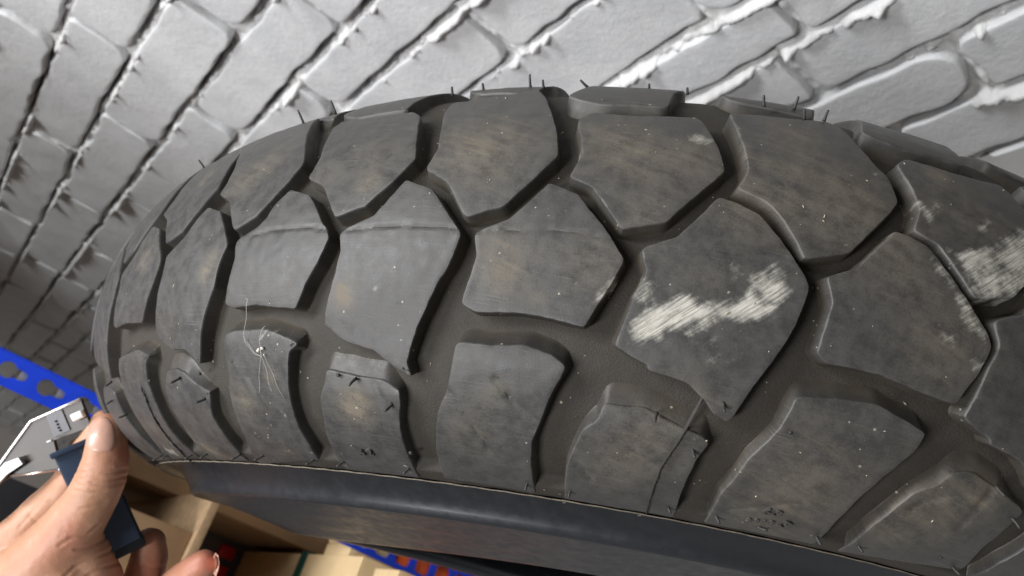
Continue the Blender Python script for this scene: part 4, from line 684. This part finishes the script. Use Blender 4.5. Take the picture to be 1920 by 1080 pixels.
plate('jaw_tip', [(-25, 905), (8, 868), (34, 858), (42, 870), (12, 890), (-20, 925)], ZC+.002, .003, M_ZINC, CAL)
fr3 = cframe(147, 779, ZC+.0042, math.radians(-24))
bm_V, bm_F = rbox((-.0034, -.0022, -.001), (.0034, .0022, .0022), .0008, fr3, 2); fixn(link('thumb_roller', bm_V, bm_F, M_WHITEP, CAL))
for (x, y) in ((94, 827), (116, 879)):
    f4 = cframe(x, y, ZC+.001, math.radians(-20)); V, F = rbox((-.0016, -.0007, -.0005), (.0016, .0007, .0012), .0004, f4, 2); fixn(link('screw_end', V, F, M_ZINC, CAL))
for i, (x, y) in enumerate(((105, 790), (108, 796), (110, 802), (113, 807))):
    f4 = cframe(x, y, ZC+.0055, math.radians(66)); V, F = rbox((-.0005, -.0006, 0), (.0005, .0006, .0004), 0, f4, 1); fixn(link('scale_mark', V, F, M_DARK, CAL, False))

# ------------------------------------------------------------------ the hand
HAND = thing('person', 'bare left hand with thumb on top and fingers curled round the blue caliper', 'hand', tuple(px(60, 1060, .47)))
def blob(c, r): 
    pass
chains = {
 'thumb': [(203, 803, .4545, 30), (201, 826, .4525, 37), (198, 868, .4500, 41.5), (186, 905, .4490, 45), (166, 945, .4500, 47), (128, 1000, .4530, 56), (70, 1075, .460, 74), (0, 1150, .472, 96)],
 'web': [(128, 1005, .456, 52), (165, 1040, .459, 42), (185, 1085, .464, 44), (150, 1160, .472, 75)],
 'ridge': [(110, 1060, .457, 60), (160, 1110, .463, 62), (120, 1200, .475, 90)],
 'index': [(-70, 1120, .480, 54), (26, 1014, .4830, 41), (82, 958, .484, 38), (128, 916, .4815, 36), (165, 850, .477, 33), (190, 806, .474, 29), (196, 793, .474, 26)],
 'middle': [(281, 1018, .483, 30), (280, 1045, .484, 34), (268, 1090, .487, 37), (225, 1160, .494, 41), (90, 1180, .496, 62), (-60, 1160, .49, 80)],
 'ring': [(383, 1056, .466, 27), (366, 1070, .468, 32), (335, 1098, .472, 36), (280, 1165, .482, 40), (130, 1235, .494, 58), (-20, 1210, .49, 80)],
 'pinky': [(352, 1175, .472, 24), (325, 1195, .474, 29), (280, 1225, .48, 33), (150, 1285, .49, 50), (0, 1260, .49, 76)],
 'palm': [(-20, 1120, .478, 76), (-80, 1180, .482, 100), (-150, 1260, .487, 118), (-280, 1400, .50, 118), (-420, 1560, .515, 125)],
 'palm2': [(30, 1180, .482, 90), (-60, 1240, .487, 105), (-200, 1330, .495, 112)],
}
V, F = [], []
def put(v, f):
    b = len(V); V.extend(v); F.extend([tuple(i+b for i in q) for q in f])
for nm, ch in chains.items():
    C_ = [px(x, y, z) for x, y, z, r in ch]; R_ = [r*z/FPX for x, y, z, r in ch]
    for (a, ra), (b, rb) in zip(zip(C_[:-1], R_[:-1]), zip(C_[1:], R_[1:])):
        L_ = np.linalg.norm(b-a); n_ = max(2, int(L_/(.25*min(ra, rb))))
        for k in range(n_+1): put(*sphere_grid(a+(b-a)*k/n_, ra+(rb-ra)*k/n_, 12))
me = bpy.data.meshes.new('hand_build'); me.from_pydata([tuple(v) for v in V], [], F)
tmp = bpy.data.objects.new('hand_build', me); COL.objects.link(tmp)
md = tmp.modifiers.new('r', 'REMESH'); md.mode = 'VOXEL'; md.voxel_size = .0011
dg = bpy.context.evaluated_depsgraph_get(); ev = tmp.evaluated_get(dg).to_mesh()
HV = np.array([v.co for v in ev.vertices]); HF = [list(p.vertices) for p in ev.polygons]; bpy.data.objects.remove(tmp)
E_ = np.array(sorted({tuple(sorted((f[i], f[(i+1) % len(f)]))) for f in HF for i in range(len(f))}))
deg = np.bincount(E_.ravel(), minlength=len(HV)).astype(float)
for _ in range(10):
    s_ = np.zeros_like(HV); np.add.at(s_, E_[:, 0], HV[E_[:, 1]]); np.add.at(s_, E_[:, 1], HV[E_[:, 0]]); HV = HV*.4+.6*s_/deg[:, None]
def hnormals(HV):
    tri = np.array([f[:3] for f in HF]); n_ = np.cross(HV[tri[:, 1]]-HV[tri[:, 0]], HV[tri[:, 2]]-HV[tri[:, 0]]); vn = np.zeros_like(HV)
    for f_i in range(3): np.add.at(vn, tri[:, f_i], n_)
    return vn/(np.linalg.norm(vn, axis=1)[:, None]+1e-12)
HN = hnormals(HV)
if ((HV-HV.mean(0))*HN).sum(1).mean() < 0: HN = -HN; HF = [f[::-1] for f in HF]
# creases: lines in pixels pressed into the near skin, and folds
Pc = (HV-OFF) @ M; UVp = np.stack([960+FPX*Pc[:, 0]/Pc[:, 2], 540+FPX*Pc[:, 1]/Pc[:, 2]], 1)
facing = (HN*(HV-OFF)).sum(1) < 0
cre = [((146, 884), (175, 890), (205, 889), (236, 880), .45), ((142, 896), (172, 902), (204, 901), (234, 893), .5), ((143, 908), (170, 913), (200, 911), (228, 904), .42), ((150, 875), (180, 878), (210, 877), .22), ((140, 920), (165, 924), (195, 921), .25),
       ((108, 897), (85, 930), (60, 962), (35, 990), .25), ((52, 985), (80, 965), (100, 935), .0), ((118, 975), (140, 985), (165, 985), .15), ((185, 985), (165, 1003), (130, 1010), (110, 1024), .4), ((200, 1008), (170, 1025), (140, 1030), .5), ((215, 1030), (180, 1045), (140, 1062), (120, 1082), .6), ((225, 1055), (190, 1065), (160, 1082), .5),
       ((60, 1000), (58, 1030), (50, 1060), .2), ((270, 1062), (290, 1066), (306, 1062), .3), ((345, 1075), (360, 1085), .2), ((150, 955), (175, 950), (200, 940), .2), ((90, 940), (110, 950), .3), ((55, 965), (70, 980), .25)]
dis = np.zeros(len(HV))
for c in cre:
    w = c[-1]; L_ = np.array(c[:-1], float)
    near = facing & (np.abs(UVp-L_.mean(0)).max(1) < np.ptp(L_, 0).max()/2+25)
    dd = segdist(UVp[near], L_); wob_ = np.array([noise.noise((q[0]*.05, q[1]*.05, 3)) for q in UVp[near]])
    dis[near] -= w*.00115*np.exp(-((dd+1.2*wob_)/2.4)**2); dis[near] += w*.0004*np.exp(-((dd-6.5)/3.5)**2)
big = np.array([noise.noise((p[0]*95, p[1]*95, p[2]*95)) for p in HV]); sml = np.array([noise.noise((p[0]*330, p[1]*330, p[2]*330)) for p in HV])
HV = HV+HN*(dis+.00045*big+.00012*sml)[:, None]
red = np.zeros(len(HV))
for x, y, r, w in ((232, 850, 26, .9), (230, 900, 24, .5), (205, 770, 18, .5), (130, 985, 26, .45), (395, 1045, 30, 1.0), (360, 1070, 30, .5), (150, 1020, 25, .3), (290, 1000, 22, .5), (165, 900, 20, .1), (300, 1060, 40, .5), (250, 1075, 40, .5), (100, 1030, 40, .3), (178, 870, 22, .25), (60, 1060, 40, .25)):
    red += w*np.exp(-((UVp-np.array([x, y]))**2).sum(1)/(r*r))
o = link('hand_skin', HV, HF, M_SKIN, HAND); put_attr(o, 'red', np.clip(red, 0, 1))
bvh = BVHTree.FromPolygons([tuple(v) for v in HV], HF)
def nail(outline, lift):
    P = resample(outline, 4.); nrm_c = np.array(outline).mean(0); V = []; F = []
    rr_ = [1.0, .97, .9, .75, .55, .35, .15]; hs = [-.0008, .0002, .00045, .00055, .0006, .0006, .0006]
    n_ = len(P)
    for a, hgt in zip(rr_, hs):
        for q in nrm_c+(P-nrm_c)*a:
            dr = px(q[0], q[1], 1.)-OFF; hit = bvh.ray_cast(Vector(OFF), Vector(dr).normalized())
            p_ = np.array(hit[0]) if hit[0] is not None else px(q[0], q[1], .452)
            nn = np.array(hit[1]) if hit[1] is not None else -dr
            V.append(p_+nn/np.linalg.norm(nn)*hgt*lift)
    for i in range(len(rr_)-1):
        for j in range(n_): F.append((i*n_+j, i*n_+(j+1) % n_, (i+1)*n_+(j+1) % n_, (i+1)*n_+j))
    F.append(tuple((len(rr_)-1)*n_+j for j in range(n_)))
    V = np.array(V)
    for _ in range(3):
        for i in range(1, len(rr_)):
            a = i*n_; ringv = V[a:a+n_]; V[a:a+n_] = .5*ringv+.25*np.roll(ringv, 1, 0)+.25*np.roll(ringv, -1, 0)
    return fixn(link('nail', V, F, M_NAIL, HAND))
nail([(168, 793), (176, 783), (190, 779), (204, 784), (213, 796), (217, 815), (216, 835), (210, 846), (190, 849), (170, 846), (162, 838), (162, 815)], 1.)
nail([(404, 1036), (409, 1042), (412, 1055), (410, 1070), (404, 1082), (401, 1078), (402, 1060), (401, 1045)], .8)
